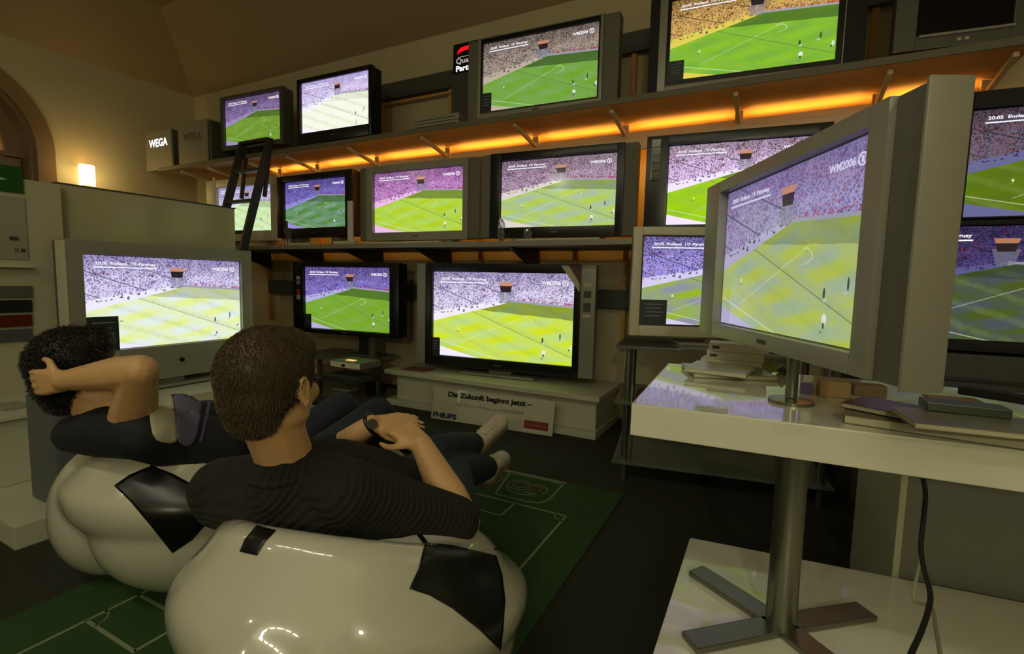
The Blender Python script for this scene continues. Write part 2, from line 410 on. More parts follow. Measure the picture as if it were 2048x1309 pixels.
# ------------------------------------------------------------------ more helpers
def voxel_mesh(name, bm, voxel, smooth, m, parent=None, disp=None):
    me = bpy.data.meshes.new('t'); bm.to_mesh(me); bm.free()
    t = bpy.data.objects.new('t', me); COL.objects.link(t)
    r = t.modifiers.new('r', 'REMESH'); r.mode = 'VOXEL'; r.voxel_size = voxel; r.use_smooth_shade = True
    if smooth:
        k = t.modifiers.new('s', 'SMOOTH'); k.iterations = smooth; k.factor = .5
    bpy.context.view_layer.update()
    out = bpy.data.meshes.new_from_object(t.evaluated_get(bpy.context.evaluated_depsgraph_get()))
    bpy.data.objects.remove(t); out.name = name; out.materials.clear(); out.materials.append(m)
    for p in out.polygons: p.use_smooth = True
    o = bpy.data.objects.new(name, out); COL.objects.link(o)
    if parent: o.parent = parent
    return o
def basis(d, up=(0, 0, 1)):
    d = Vector(d).normalized(); up = Vector(up)
    x = d.cross(up)
    if x.length < .05: x = d.cross(Vector((1, 0, 0)))
    x.normalize(); return Matrix((x, d, x.cross(d))).transposed()      # columns: side, along, up-ish
def ell(bm, c, r, B=None, sub=3):
    t = bmesh.new(); bmesh.ops.create_icosphere(t, subdivisions=sub, radius=1)
    bmesh.ops.scale(t, vec=r, verts=t.verts)
    if B is not None: bmesh.ops.rotate(t, matrix=B, verts=t.verts, cent=(0, 0, 0))
    bmesh.ops.translate(t, vec=c, verts=t.verts)
    me = bpy.data.meshes.new('t'); t.to_mesh(me); t.free(); bm.from_mesh(me); bpy.data.meshes.remove(me)
def limb(bm, pts, up=(0, 0, 1), flat=1.0, sub=2, step=.35):
    """tapered limb: pts = [(point, radius), ...]; flat squeezes the radius along 'up'"""
    for (a, ra), (b, rb) in zip(pts, pts[1:]):
        a = Vector(a); b = Vector(b); L = (b-a).length; n = max(2, int(L/(min(ra, rb)*step))+1)
        B = basis(b-a, up)
        for i in range(n+1):
            f = i/n; r = ra+(rb-ra)*f
            ell(bm, a.lerp(b, f), (r, r, r*flat), B, sub)
def patch(name, target, pts, m, parent, off=.002, cuts=5, back=False, eye=None):
    """a panel lying on the surface of target, its outline given as pixel points seen from the eye"""
    bpy.context.view_layer.update()
    bm = bmesh.new(); bm.from_mesh(target.data); bm.transform(target.matrix_world); bvh = BVHTree.FromBMesh(bm); bm.free()
    q = bmesh.new(); vs = [q.verts.new((x/1000, y/1000, 0)) for x, y in pts]; q.faces.new(vs)
    bmesh.ops.triangulate(q, faces=q.faces)
    for _ in range(cuts): 
        es = [e for e in q.edges if e.calc_length() > .009]
        if not es: break
        bmesh.ops.subdivide_edges(q, edges=es, cuts=1); bmesh.ops.triangulate(q, faces=q.faces)
    dead = []
    for v in q.verts:
        d = ray(v.co.x*1000, v.co.y*1000).normalized(); h = bvh.ray_cast(CAM, d)
        if h[0] is None: dead.append(v); continue
        v.co = h[0] - d*off*.6 + h[1]*off*.6*(1 if h[1].dot(d) < 0 else -1)
    bmesh.ops.delete(q, geom=dead, context='VERTS')
    me = bpy.data.meshes.new(name); q.normal_update()
    mean = sum((f.normal.dot(f.calc_center_median()-CAM)*f.calc_area() for f in q.faces), 0.0)
    if mean > 0: bmesh.ops.reverse_faces(q, faces=q.faces)
    q.to_mesh(me); q.free(); me.materials.append(m)
    for p in me.polygons: p.use_smooth = True
    o = bpy.data.objects.new(name, me); COL.objects.link(o)
    if parent:
        o.parent = parent; o.matrix_parent_inverse = parent.matrix_world.inverted()
    so = o.modifiers.new('t', 'SOLIDIFY'); so.thickness = off*.6; so.offset = -1
    return o
def smooth_poly(pts, n=4):
    out = []; N = len(pts)
    for i in range(N):
        p0, p1, p2, p3 = [pts[(i+k-1) % N] for k in range(4)]
        for j in range(n):
            t = j/n
            out.append(tuple(.5*((2*p1[a])+(-p0[a]+p2[a])*t+(2*p0[a]-5*p1[a]+4*p2[a]-p3[a])*t*t+(-p0[a]+3*p1[a]-3*p2[a]+p3[a])*t**3) for a in (0, 1)))
    return out
def keep(o, parent):          # parent without moving (meshes here are built in world coordinates)
    bpy.context.view_layer.update(); o.parent = parent; o.matrix_parent_inverse = parent.matrix_world.inverted(); return o

# ------------------------------------------------------------------ room shell
XL, YB, XR, YF, ZW, ZC = -6.42, 3.75, 3.6, -3.4, 3.2, 3.75
struct(MB().box(XL-.3, XR, YF, YB+.2, -.1, 0).build('floor', CARPET))
struct(MB().box(XL-.2, XR+.2, YB, YB+.2, 0, ZW+.7).build('wall_back', WALL))
struct(MB().box(XR, XR+.2, YF, YB, 0, ZW+.7).build('wall_right', WALL))
struct(MB().box(XL-.2, XR+.2, YF-.2, YF, 0, ZW+.7).build('wall_front', WALL))
ARY, ARR, ARS = 1.55, .66, 2.20          # arch: centre, radius of the opening, spring line
def arch_pts(r, n=24, z0=0.0):
    return [(ARY+r, z0)] + [(ARY+r*math.cos(a), ARS+r*math.sin(a)) for a in [math.pi*k/n for k in range(n+1)]] + [(ARY-r, z0)]
# left wall with the arched opening
def wall_with_arch():
    bm = bmesh.new(); P = arch_pts(ARR)
    top = ZW+.7
    def face(l): 
        bm.faces.new([bm.verts.new((XL, y, z)) for y, z in l])
    face([(YB, 0), (YB, top), (ARY+ARR, top), (ARY+ARR, 0)])
    face([(ARY-ARR, 0), (ARY-ARR, top), (YF, top), (YF, 0)])
    arc = P[1:-1]
    for a, b in zip(arc, arc[1:]): face([a, b, (b[0], top), (a[0], top)])
    r = bmesh.ops.extrude_face_region(bm, geom=list(bm.faces)); vs = [g for g in r['geom'] if isinstance(g, bmesh.types.BMVert)]
    bmesh.ops.translate(bm, vec=(-.25, 0, 0), verts=vs); bmesh.ops.remove_doubles(bm, verts=bm.verts, dist=1e-4)
    m = MB(); m.bm.free(); m.bm = bm; return m.build('wall_left', WALL)
struct(wall_with_arch())
# ceiling: flat field with sloping coves from the walls
q = MB(); c = .72
q.box(XL-.1, XR, YF, YB, ZC, ZC+.1)
q.bm.free(); q.bm = bmesh.new()
V = lambda x, y, z: q.bm.verts.new((x, y, z))
q.bm.faces.new([V(XL+c, YB-c, ZC), V(XR, YB-c, ZC), V(XR, YF, ZC), V(XL+c, YF, ZC)])
q.bm.faces.new([V(XL, YB, ZW), V(XR, YB, ZW), V(XR, YB-c, ZC), V(XL+c, YB-c, ZC)])
q.bm.faces.new([V(XL, YB, ZW), V(XL+c, YB-c, ZC), V(XL+c, YF, ZC), V(XL, YF, ZW)])
bmesh.ops.remove_doubles(q.bm, verts=q.bm.verts, dist=1e-4)
r_ = bmesh.ops.extrude_face_region(q.bm, geom=list(q.bm.faces)); bmesh.ops.translate(q.bm, vec=(0, 0, .12), verts=[g for g in r_['geom'] if isinstance(g, bmesh.types.BMVert)])
struct(q.build('ceiling', CEIL))
# door casing, reveal and the lit room seen through it
def arch_band(name, r0, r1, x0, x1, m, parent=None, zt=0.0):
    bm = bmesh.new(); A = arch_pts(r0); B = arch_pts(r1)
    va = [bm.verts.new((x0, y, z)) for y, z in A]; vb = [bm.verts.new((x0, y, z)) for y, z in B]
    for i in range(len(A)-1): bm.faces.new((va[i], va[i+1], vb[i+1], vb[i]))
    r = bmesh.ops.extrude_face_region(bm, geom=list(bm.faces)); vs = [g for g in r['geom'] if isinstance(g, bmesh.types.BMVert)]
    bmesh.ops.translate(bm, vec=(x1-x0, 0, 0), verts=vs)
    q = MB(); q.bm.free(); q.bm = bm; return q.build(name, m, parent)
DOORW = mat('cream_gloss_paint', (150, 122, 84), .22, noise=.1)
dr = arch_band('door_1', .80, .66, XL, XL+.07, DOORW); struct(dr)
arch_band('reveal_lining', .665, .62, XL-.27, XL+.03, DOORW, dr)
arch_band('casing_bead', .69, .655, XL+.06, XL+.085, DOORW, dr)
arch_band('inner_frame', .63, .50, XL-.22, XL-.16, DOORW, dr)
q = MB(); q.box(XL-.2, XL-.12, ARY+.44, ARY+.60, 1.2, 2.12, bev=.01); q.box(XL-.18, XL-.10, ARY+.40, ARY+.63, 2.13, 2.17); q.build('door_panel', DOORW, dr)
struct(MB().box(XL-1.9, XL-1.8, -.2, 3.2, 0, 3.2).build('wall_beyond_door', WALL))
sh = thing('display_shelf_unit', 'lit wooden shelf with bottles seen through the arched doorway', 'shelf', (XL-1.6, 1.6, 0))
for z in (1.5, 1.9, 2.3, 2.7): MB().box(-.15, .15, -.9, 1.0, z, z+.03).build('shelf_board', WOOD, sh)
for y in (-.9, 0.1, 1.0): MB().box(-.15, .15, y-.02, y+.02, 0, 2.9).build('side_board', WOOD, sh)
pl = bpy.data.lights.new('back_room_lamp', 'POINT'); pl.energy = 14; pl.color = (1, .62, .28); pl.shadow_soft_size = .1
po = bpy.data.objects.new('back_room_lamp', pl); COL.objects.link(po); po.location = (XL-1.0, 1.7, 2.85)

# wall lamp
lp = at(174, 352, 0, XL+.10)
sc = thing('wall_lamp', 'glowing cylindrical glass wall lamp beside the arched doorway', 'lamp', (lp.x, lp.y, 1.93))
GL = mat('glowing_glass', (255, 236, 180), .3, emit=(1, .72, .30), estr=4.0)
q = MB(); q.lathe([(.066, 0), (.066, .20), (.062, .205), (.058, .20), (.058, .01)], seg=28); q.build('glass_shade', GL, sc, True)
q = MB(); q.lathe([(.035, -.03), (.045, -.02), (.045, 0)], seg=20); q.box(-.1, -.0, -.02, .02, -.025, -.005); q.build('bracket', BRKT, sc)
pl = bpy.data.lights.new('wall_lamp_glow', 'POINT'); pl.energy = 4.2; pl.color = (1, .72, .28); pl.shadow_soft_size = .07
po = bpy.data.objects.new('wall_lamp_glow', pl); COL.objects.link(po); po.location = (lp.x+.10, lp.y, 2.05)

# ceiling lamps behind the viewer: a row of short tubes
TUBE = emat('lamp_tube_light', (255, 252, 218), 48.0)
for i in range(6):
    l = thing('ceiling_lamp', 'short white ceiling tube lamp in the row above the viewer', 'lamp', (-2.15+i*.42, -.75, 2.95), 0, 'ceiling tube lamps')
    MB().box(-.16, .16, -.05, .05, .0, .03, bev=.004).build('lamp_housing', WHITEPL, l)
    MB().box(-.14, .14, -.03, .03, -.014, -.001).build('lamp_tube', TUBE, l)
    MB().box(-.01, .01, -.01, .01, .03, .78).build('hanging_rod', STEEL, l)

# ------------------------------------------------------------------ shelves on the back wall
ZU, YU = 2.16, 3.03            # upper shelf top / front edge
US = thing('wall_shelf', 'long upper wall shelf with glowing orange underside carrying the top row', 'shelf', (-2.4, 3.5, ZU-.03))
def inl(o, root): return keep(o, root)
inl(MB().box(-5.85, .95, YU, YB-.03, ZU-.032, ZU-.004).build('shelf_board', WOOD), US)
inl(MB().box(-5.85, .95, YU-.012, YU, ZU-.036, ZU-.0, bev=.002).build('front_edge', WOODE), US)
YFA = 3.45
inl(MB().box(-4.9, .95, YFA, YFA+.02, ZU-.20, ZU-.085).build('fascia_board', BRKT), US)
bx = [at(p, y, 1, YFA-.02).x for p, y in ((560, 345), (635, 338), (754, 324), (895, 309), (1071, 290), (1251, 269), (1477, 253), (1753, 210))]
for x in [-5.55, -5.1] + bx + [.9]:
    q = MB(); q.prism([(0, 0), (.36, .0), (.36, .012), (0.0, .012)], -.016, .016)
    q.bm.free(); q.bm = bmesh.new()
    b = MB(); b.bar((x, YU+.06, ZU-.048), (x, YFA-.01, ZU-.11), .022, .024)
    b.box(x-.022, x+.022, YFA-.025, YFA, ZU-.23, ZU-.04)
    inl(b.build('bracket', BRKT), US)
TUBEW = emat('warm_tube_light', (255, 184, 84), STRIP)
xs = sorted([-4.75] + bx + [.9])
for a, b in zip(xs, xs[1:]):
    if b-a < .25: continue
    l = thing('strip_lamp', 'warm orange tube lamp hidden behind the shelf fascia', 'lamp', ((a+b)/2, YFA+.06, ZU-.12), 0, 'strip lamps under the upper shelf')
    MB().box(-(b-a)/2+.05, (b-a)/2-.05, -.013, .013, -.012, .012, bev=.004).build('lamp_tube', TUBEW, l)
    MB().box(-(b-a)/2+.03, (b-a)/2-.03, .018, .05, -.02, .02).build('lamp_holder', WHITEPL, l)

ZM, YM = 1.325, 3.08
MS = thing('wall_shelf', 'long middle wall shelf with thin grey edge carrying the second row', 'shelf', (-2.6, 3.4, ZM-.03))
inl(MB().box(-5.4, .95, YM, YB-.03, ZM-.03, ZM-.002).build('shelf_board', WOODE), MS)
inl(MB().box(-5.4, .95, YM-.01, YM, ZM-.034, ZM+.002, bev=.002).build('front_edge', SILVER), MS)
for px_, py_ in ((536, 520), (641, 520), (760, 520), (897, 520), (1073, 520)):
    x = at(px_, py_, 1, 3.66).x
    b = MB(); b.prism([(0, 0), (0, 0.001), (.001, 0)], 0, .001); b.bm.free(); b.bm = bmesh.new()
    vs = [b.bm.verts.new((x+dx, y, z)) for dx in (-.012, .012) for y, z in ((YM+.10, ZM-.032), (YB-.06, ZM-.032), (YB-.06, ZM-.20))]
    b.bm.faces.new(vs[:3]); b.bm.faces.new(vs[3:][::-1])
    for i in range(3): b.bm.faces.new((vs[i], vs[(i+1) % 3], vs[3+(i+1) % 3], vs[3+i]))
    inl(b.build('bracket', DKGREY), MS)
# upright standards on the wall
UP = mat('tan_upright', (206, 156, 92), .5)
spx = [(p, y) for p, y in ((536, 560), (641, 545), (760, 545), (900, 200), (963, 320), (1073, 520), (1165, 60), (1260, 300), (1480, 20), (1745, 110))]
used = []
for p, y in spx:
    x = at(p, y, 1, 3.70).x
    if any(abs(x-k) < .12 for k in used): continue
    used.append(x)
    tag(MB().box(x-.018, x+.018, YB-.05, YB, .55, 2.75, bev=.003).build('shelf_standard', UP), 'slim tan metal wall upright '+{536: 'just right of the ladder', 641: 'behind the black set right of the ladder', 760: 'seen above the left part of the pole-mounted set', 900: 'beside the stacked silver players', 963: 'between the two middle silver-sided sets', 1073: 'above the middle of the biggest set', 1165: 'behind the silver top television', 1260: 'between the silver and big top sets', 1480: 'behind the big set at the top', 1745: 'left of the switched-off set'}[p], 'bracket', 'uprights holding the wall shelves')
a = at(752, 186, 1, 3.66)
tag(MB().box(-3.95, 1.2, YB-.085, YB-.052, 2.70, 2.84, bev=.004).build('cable_duct', DUCT), 'grey horizontal cable duct on the wall behind the top row', 'cable duct')
tag(MB().box(-5.0, .9, YB-.085, YB-.052, .86, 1.00, bev=.004).build('cable_duct', DUCT), 'grey horizontal cable duct low on the wall behind the bottom row', 'cable duct')
q = MB(); q.box(-3.42, -2.5, YB-.075, YB-.052, 2.655, 2.675); q.box(-3.43, -3.41, YB-.075, YB-.052, 2.16, 2.675)
tag(q.build('wall_rail', UP), 'thin orange lit rail frame on the wall between two top televisions', 'rail')

# ------------------------------------------------------------------ televisions
NS = .72; ZTT = CAMH-.35*NS; ZT = ZTT+.0005      # white table: how near it stands, and its top
T = {
'A': (-4.686, 3.300, 2.591, 3.2, .795, .449), 'B': (-3.500, 3.250, 2.564, 1.8, .797, .440), 'C': (-1.539, 3.250, 2.516, 2.7, .861, .480),
'D': (-.210, 3.250, 2.512, 4.4, .863, .462), 'E': (-4.919, 3.350, 1.736, 3.5, .799, .456), 'F': (-3.823, 3.300, 1.723, -.2, .811, .436),
'G': (-2.589, 3.250, 1.675, 1.6, .881, .487), 'H': (-1.376, 3.250, 1.672, 3.7, .838, .470), 'I': (-.218, 3.250, 1.656, 6.0, .791, .474),
'J': (-.222, 2.730, 1.068, 21.0, .807, .446), 'K': (-1.887, 3.400, .768, 5.1, 1.203, .688), 'L': (-3.379, 3.250, .855, 5.8, .947, .563),
'M': (-3.314, 1.760, .874, 90.7, .899, .531), 'N': (.005, 1.710, 1.153, -63.7, .808, .487)}
SM = {
'A': screen_mat('screen_A', (150, 128, 190), (46, 36, 66), (112, 156, 40), (124, 164, 62), (165, 150, 200), .9),
'B': screen_mat('screen_B', (232, 222, 255), (150, 130, 196), (250, 252, 226), (244, 249, 236), (248, 244, 255), 1.0, .14, (255, 255, 245)),
'C': screen_mat('screen_C', (176, 160, 150), (38, 34, 32), (112, 166, 46), (122, 168, 88), (190, 180, 160), .95, .7),
'D': screen_mat('screen_D', (226, 178, 108), (66, 42, 22), (138, 192, 44), (118, 176, 58), (226, 208, 84), 1.0, .65),
'E': screen_mat('screen_E', (208, 206, 245), (120, 110, 160), (208, 236, 160), (214, 240, 200), (235, 235, 250), 1.0, .3),
'F': screen_mat('screen_F', (130, 118, 215), (44, 38, 96), (84, 140, 62), (124, 162, 140), (160, 150, 230), .9, .5),
'G': screen_mat('screen_G', (206, 140, 214), (82, 42, 96), (180, 210, 30), (178, 216, 96), (238, 190, 236), 1.0, .6),
'H': screen_mat('screen_H', (180, 150, 186), (66, 48, 62), (182, 206, 74), (168, 192, 168), (224, 214, 204), 1.0, .45),
'I': screen_mat('screen_I', (232, 200, 250), (52, 26, 22), (160, 210, 10), (150, 200, 28), (246, 232, 255), 1.0, .6),
'J': screen_mat('screen_J', (160, 150, 240), (44, 36, 84), (150, 182, 22), (142, 142, 166), (214, 206, 240), 1.0, .3),
'K': screen_mat('screen_K', (232, 224, 255), (86, 68, 130), (210, 228, 30), (192, 222, 130), (244, 236, 250), 1.0, .6),
'L': screen_mat('screen_L', (138, 122, 222), (44, 34, 82), (118, 172, 36), (128, 172, 66), (186, 180, 230), .95, .6),
'M': screen_mat('screen_M', (226, 218, 255), (78, 64, 134), (232, 244, 150), (228, 240, 240), (240, 236, 252), 1.0, .35),
'N': screen_mat('screen_N', (172, 162, 212), (98, 84, 138), (186, 200, 84), (166, 186, 158), (186, 180, 214), .85, .35),
'O': screen_mat('screen_O', (122, 104, 122), (32, 26, 30), (98, 128, 10), (92, 120, 26), (110, 110, 160), .85, .3),
'P': screen_mat('screen_P', (76, 64, 128), (28, 22, 52), (80, 98, 30), (82, 88, 100), (100, 96, 150), .8, .5),
}
CM = 'card'
sU = .962
tv('television', 'dark grey framed television at the top left end of the upper shelf, above the ladder', T['A'], (-.445, .445, .258, -.275), SM['A'], sU, DKSIL, card=(.0, .0, 0) and None, floor_z=ZU, stand='foot', stand_mat=MATTEBLK, group=None)
tv('television', 'black television on the upper shelf with a washed out, nearly white pitch', T['B'], (-.435, .435, .253, -.315), SM['B'], sU, BLACK, border=(.004, .004, .01, .004), floor_z=ZU, stand='foot', stand_mat=MATTEBLK, group=None)
tv('television', 'silver television on the upper shelf beside the red and black light box', T['C'], (-.55, .568, .275, -.289), SM['C'], sU, SILVER, border=(.012, .012, .028, .012), speakers=(.085, .105), spk_mat=SILVERD, card=(.09, .27, 0), floor_z=ZU, stand='foot', group=None)
tv('television', 'big silver television with dark side speakers at the top of the picture', T['D'], (-.555, .565, .285, -.297), SM['D'], sU, SILVER, border=(.02, .03, .04, .03), speakers=(.058, .10), spk_mat=MATTEBLK, card=(.10, .24, 0), floor_z=ZU, stand='foot', stand_mat=MATTEBLK, group=None)
tv('television', 'cream framed television behind the ladder on the middle shelf', T['E'], (-.56, .49, .31, -.335), SM['E'], .97, WHITEPL, floor_z=ZM, stand='feet', group=None)
tv('television', 'black television on the middle shelf directly right of the ladder', T['F'], (-.50, .50, .275, -.310), SM['F'], .97, BLACK, card=(.06, .16, 0), floor_z=ZM, stand='feet', stand_mat=SILVERD, group=None)
tv('television', 'wide silver television in the middle row with pinkish picture', T['G'], (-.585, .592, .302, -.314), SM['G'], .97, SILVER, speakers=(.07, .10), floor_z=ZM, stand='feet', group=None)
tv('television', 'black television with silver side strips in the middle row, lamp glare on its screen', T['H'], (-.577, .557, .292, -.312), SM['H'], .97, BLACK, speakers=(.075, .085), spk_mat=SILVERD, floor_z=ZM, stand='feet', group=None)
ti = tv('television', 'large black television in the middle row partly behind the foreground set', T['I'], (-.53, .46, .30, -.312), SM['I'], .97, BLACK, floor_z=ZM, stand='feet', stand_mat=MATTEBLK, group=None)
tv('television', 'pale silver television on a glass stand behind the white table', T['J'], (-.455, .455, .272, -.284), SM['J'], 1.02, WHITEPL, border=(.008, .008, .008, .008), card=(.16, .28, 0), floor_z=.7345, stand='foot', group=None)
tk = tv('television', 'biggest flat television on the low white pedestal, torn sticker on its corner', T['K'], (-.757, .760, .414, -.430), SM['K'], .985, BLACK, border=(.001, .001, .001, .001), speakers=(.088, .11), spk_mat=SILVER, card=(.06, .21, 0), floor_z=.305, stand='foot', group=None)
tl = tv('television', 'black television on a silver pole stand left of the pedestal', T['L'], (-.60, .575, .326, -.325), SM['L'], .985, BLACK, card=(.085, .23, 0), group=None, floor_z=.3635)
tm = tv('television', 'large silver television standing in front of the white partition on the left', T['M'], (-.537, .530, .345, -.475), SM['M'], .985, SILVER, card=(.165, .36, 0), floor_z=.36, stand='foot', logo=False, group=None)
tn = tv('television', 'nearest television, silver with side speaker, turned on the white table', T['N'], (-.541, .468, .290, -.297), SM['N'], NS, SILVER, depth=.055*NS, group=None, floor_z=ZT, txt=TXTD)

# extra pieces of the individual sets
def local(root, p): return root.matrix_world.inverted() @ p
bpy.context.view_layer.update()
# nearest set: side speaker strip, pole
o = tn['outer']; k_ = NS
q = MB(); q.box(o[1]+.002, o[1]+.092*k_, -.010, .052*k_, o[3], o[2]-.002, bev=.004); q.build('side_speaker', SILVERD, tn, True)
q = MB(); q.box(o[1]+.088*k_, o[1]+.096*k_, -.018, .058*k_, o[3]-.004, o[2]+.002, bev=.003); q.build('speaker_end_panel', SILVER, tn, True)
q = MB(); q.tube([(.02, .06*k_, .012), (.02, .06*k_, o[3]+.03)], .017*k_, 16); q.build('pole', STEEL, tn, True)
q = MB(); q.lathe([(.0, 0), (.045, 0), (.045, .006), (.018, .010)], (.02, .06*k_, 0), 28); q.build('foot_plate', STEEL, tn, True)
o = tm['outer']; MB().box(o[0]-.004, o[0]+.008, -.024, .06, o[3]+.01, o[2]-.01, bev=.002).build('edge_trim', WHITEPL, tm)
# silver set on the left: round power knob
o = tm['outer']; q = MB(); q.tube([(.03, -.026, o[3]+.20*0+.105), (.03, -.018, o[3]+.105)], .014, 18); q.build('round_knob', BLACK, tm)
# big set: torn triangular sticker and badges on the right speaker
o = tk['outer']
q = MB(); q.prism([(o[1]-.26, o[2]-.01), (o[1]-.20, o[2]-.01), (o[1]-.115, o[2]-.14), (o[1]-.115, o[2]-.20)], -.0215, -.0205); q.build('torn_sticker', PAPER, tk)
q = MB(); q.prism([(o[1]-.20, o[2]-.01), (o[1]-.115, o[2]-.01), (o[1]-.115, o[2]-.14)], -.0215, -.0205); q.build('brown_sticker', mat('brown_print', (96, 60, 40), .6), tk)
for i, (z0, z1, mm) in enumerate(((.19, .24, DUCT), (.275, .34, DUCT), (.13, .16, PAPER), (.36, .38, PAPER))):
    q = MB(); q.box(o[1]-.085, o[1]-.03, -.0145, -.0125, o[2]-z1, o[2]-z0); q.build('speaker_label', mm, tk)
# set on the pole stand: coloured sticker column
o = tl['outer']
for i, (z0, z1, c_) in enumerate(((.13, .16, (180, 180, 170)), (.17, .20, (150, 150, 150)), (.25, .29, (190, 40, 30)), (.30, .34, (190, 190, 190)))):
    q = MB(); q.box(o[0]+.045, o[0]+.085, -.0215, -.0205, o[2]-z1, o[2]-z0); q.build('sticker', mat('sticker_%d' % i, c_, .6), tl)
# large black set: hanging clip strip on the left of its frame
o = ti['outer']
q = MB(); q.box(o[0]+.03, o[0]+.085, -.03, -.0205, o[2]-.26, o[2]-.02, bev=.003)
for k in range(5): q.box(o[0]+.035, o[0]+.08, -.036, -.03, o[2]-.07-.045*k, o[2]-.04-.045*k, bev=.002)
q.build('frame_strip', mat('clear_grey', (96, 98, 84), .15), ti)

# right-hand stack of two big sets
SO = tv('television', 'upper of the two big dark sets stacked on the right, behind the foreground set', (1.12, 2.90, 1.60, 3.0, .80, .45), (-.41, .45, .30, -.235), SM['O'], 1.0, MATTEBLK, depth=.35, floor_z=1.365, group=None, logo=False)
SP = tv('television', 'lower, dimmer of the two big dark sets stacked on the right', (.85, 2.90, 1.085, 3.0, .89, .50), (-.475, .70, .275, -.30), SM['P'], 1.0, MATTEBLK, depth=.35, floor_z=.775, group=None, logo=False)
cab = thing('cabinet', 'dark grey cabinet under the stacked sets on the right', 'cabinet', (1.0, 3.0, 0), math.radians(3))
MB().box(-.60, .58, -.1, .4, 0, .77, bev=.006).build('body', DUCT, cab); 
for z in (.2, .45, .65): MB().box(-.57, .55, -.115, -.1, z, z+.012).build('shelf_line', DKGREY, cab)

# switched-off set at the top right
PT = thing('television', 'switched-off dark television at the right end of the upper shelf', 'television', (.67, 3.02+.16, ZU), math.radians(6))
MB().ring((-.22, .30, .75, .055), (-.13, .235, .66, .12), -.02, .05, bev=.004).build('front_frame', DKSIL, PT)
MB().box(-.13, .235, .0, .04, .12, .66).build('screen', mat('dead_screen', (12, 12, 12), .22, spec=.25), PT)
MB().box(-.12, .24, -.03, -.018, .108, .12).build('silver_strip', SILVER, PT)
q = MB(); q.box(-.08, .12, -.04, .12, .0, .02); q.box(-.02, .06, .02, .06, .0, .08); q.build('stand', DKSIL, PT)
for k in (0, 1): MB().box(.03+.03*k, .045+.03*k, -.025, -.02, .075, .09).build('button', PAPER, PT)

# ------------------------------------------------------------------ things on the shelves
def on_shelf_box(name, label, cat, x0, x1, y0, y1, z0, h, m, parts=None, group=None):
    r = thing(name, label, cat, ((x0+x1)/2, (y0+y1)/2, z0), 0, group)
    q = MB(); W = (x1-x0)/2; Dp = (y1-y0)/2; q.box(-W, W, -Dp, Dp, 0, h, bev=.004); q.build('body', m, r)
    return r
a = at(297, 326, 1, 3.1); b = at(348, 322, 1, 3.1)
wb = on_shelf_box('sign_box', 'silver sign box with white glowing lettering at the left end of the upper shelf', 'sign', a.x, b.x, 3.08, 3.24, ZU, at(297, 268, 1, 3.1).z-ZU-.0, SILVER)
W_ = b.x-a.x; hh = at(297, 268, 1, 3.1).z-ZU
text_mesh('lettering', 'WEGA', W_*.72, .085, emat('sign_white', (255, 255, 255), 1.2), wb, (-W_*.36, -.082, hh-.165), bold=.03)
MB().box(W_/2, W_/2+.03, -.08, .08, .02, hh-.02).build('side_panel', DUCT, wb)
a = at(362, 322, 1, 3.1); b = at(420, 318, 1, 3.1); W_ = b.x-a.x; hh = at(362, 250, 1, 3.1).z-ZU
wb = on_shelf_box('sign_box', 'larger silver sign box with unlit lettering next to the glowing one', 'sign', a.x, b.x, 3.08, 3.3, ZU, hh, SILVER)
text_mesh('lettering', 'WEGA', W_*.62, .08, SILVERD, wb, (-W_*.31, -.1125, hh-.19), bold=.02)
MB().box(W_/2, W_/2+.05, -.10, .10, .02, hh-.02).build('side_panel', DUCT, wb)
a = at(436, 318, 1, 3.38); b = at(452, 316, 1, 3.38)
on_shelf_box('carton', 'small white carton between the sign box and the first top television', 'box', a.x, b.x, 3.33, 3.43, ZU, .30, WHITEPL)
on_shelf_box('speaker_box', 'dark box standing against the wall behind the white carton', 'box', a.x-.02, b.x+.25, 3.45, 3.65, ZU, .50, MATTEBLK)
a = at(820, 262, 1, 3.05); b = at(914, 250, 1, 3.05)
for k in range(2):
    r = thing('disc_player', ('lower' if k == 0 else 'upper')+' flat silver player of the pair stacked on the upper shelf', 'disc player', ((a.x+b.x)/2, 3.22, ZU+k*.045), 0, 'stacked silver players')
    MB().box(-(b.x-a.x)/2+.006*k, (b.x-a.x)/2, -.15, .15, 0, .042, bev=.004).build('body', SILVER, r)
    MB().box(-(b.x-a.x)/2+.03, (b.x-a.x)/2-.03, -.1535, -.15, .018, .022).build('tray_slot', DKGREY, r)
# light box
a = at(906, 152, 1, 3.5); b = at(908, 90, 1, 3.5)
lb = thing('light_box', 'black light box with red emblem leaning behind the silver top television', 'sign', (a.x, 3.5, a.z))
BLKE = mat('light_box_black', (8, 7, 7), .3)
MB().box(0, .42, 0, .06, 0, b.z-a.z, bev=.004).build('body', BLKE, lb)
hh = b.z-a.z
text_mesh('lettering', 'Qualitäts', .25, .05, emat('sign_dim_white', (190, 180, 175), 1), lb, (.03, -.002, hh*.32), bold=.01)
text_mesh('lettering', 'Partner', .215, .045, emat('sign_white', (255, 255, 255), 1.2), lb, (.03, -.002, hh*.10), bold=.03)
q = MB(); pts = [(.04, .66), (.07, .72), (.12, .75), (.2, .77), (.30, .78), (.36, .84), (.30, .90), (.18, .89), (.08, .86), (.05, .78)]
q.prism([(x, z*hh) for x, z in pts], -.004, .0); q.build('emblem', emat('sign_red', (240, 20, 30), 1.1), lb)
MB().box(.045, .36, -.002, 0, hh*.555, hh*.565).build('rule', emat('sign_dim_white', (190, 180, 175), 1), lb)
sup = on_shelf_box('support_box', 'dark box that carries the light box on the upper shelf', 'box', a.x+.0, a.x+.4, 3.48, 3.66, ZU, a.z-ZU, DUCT)
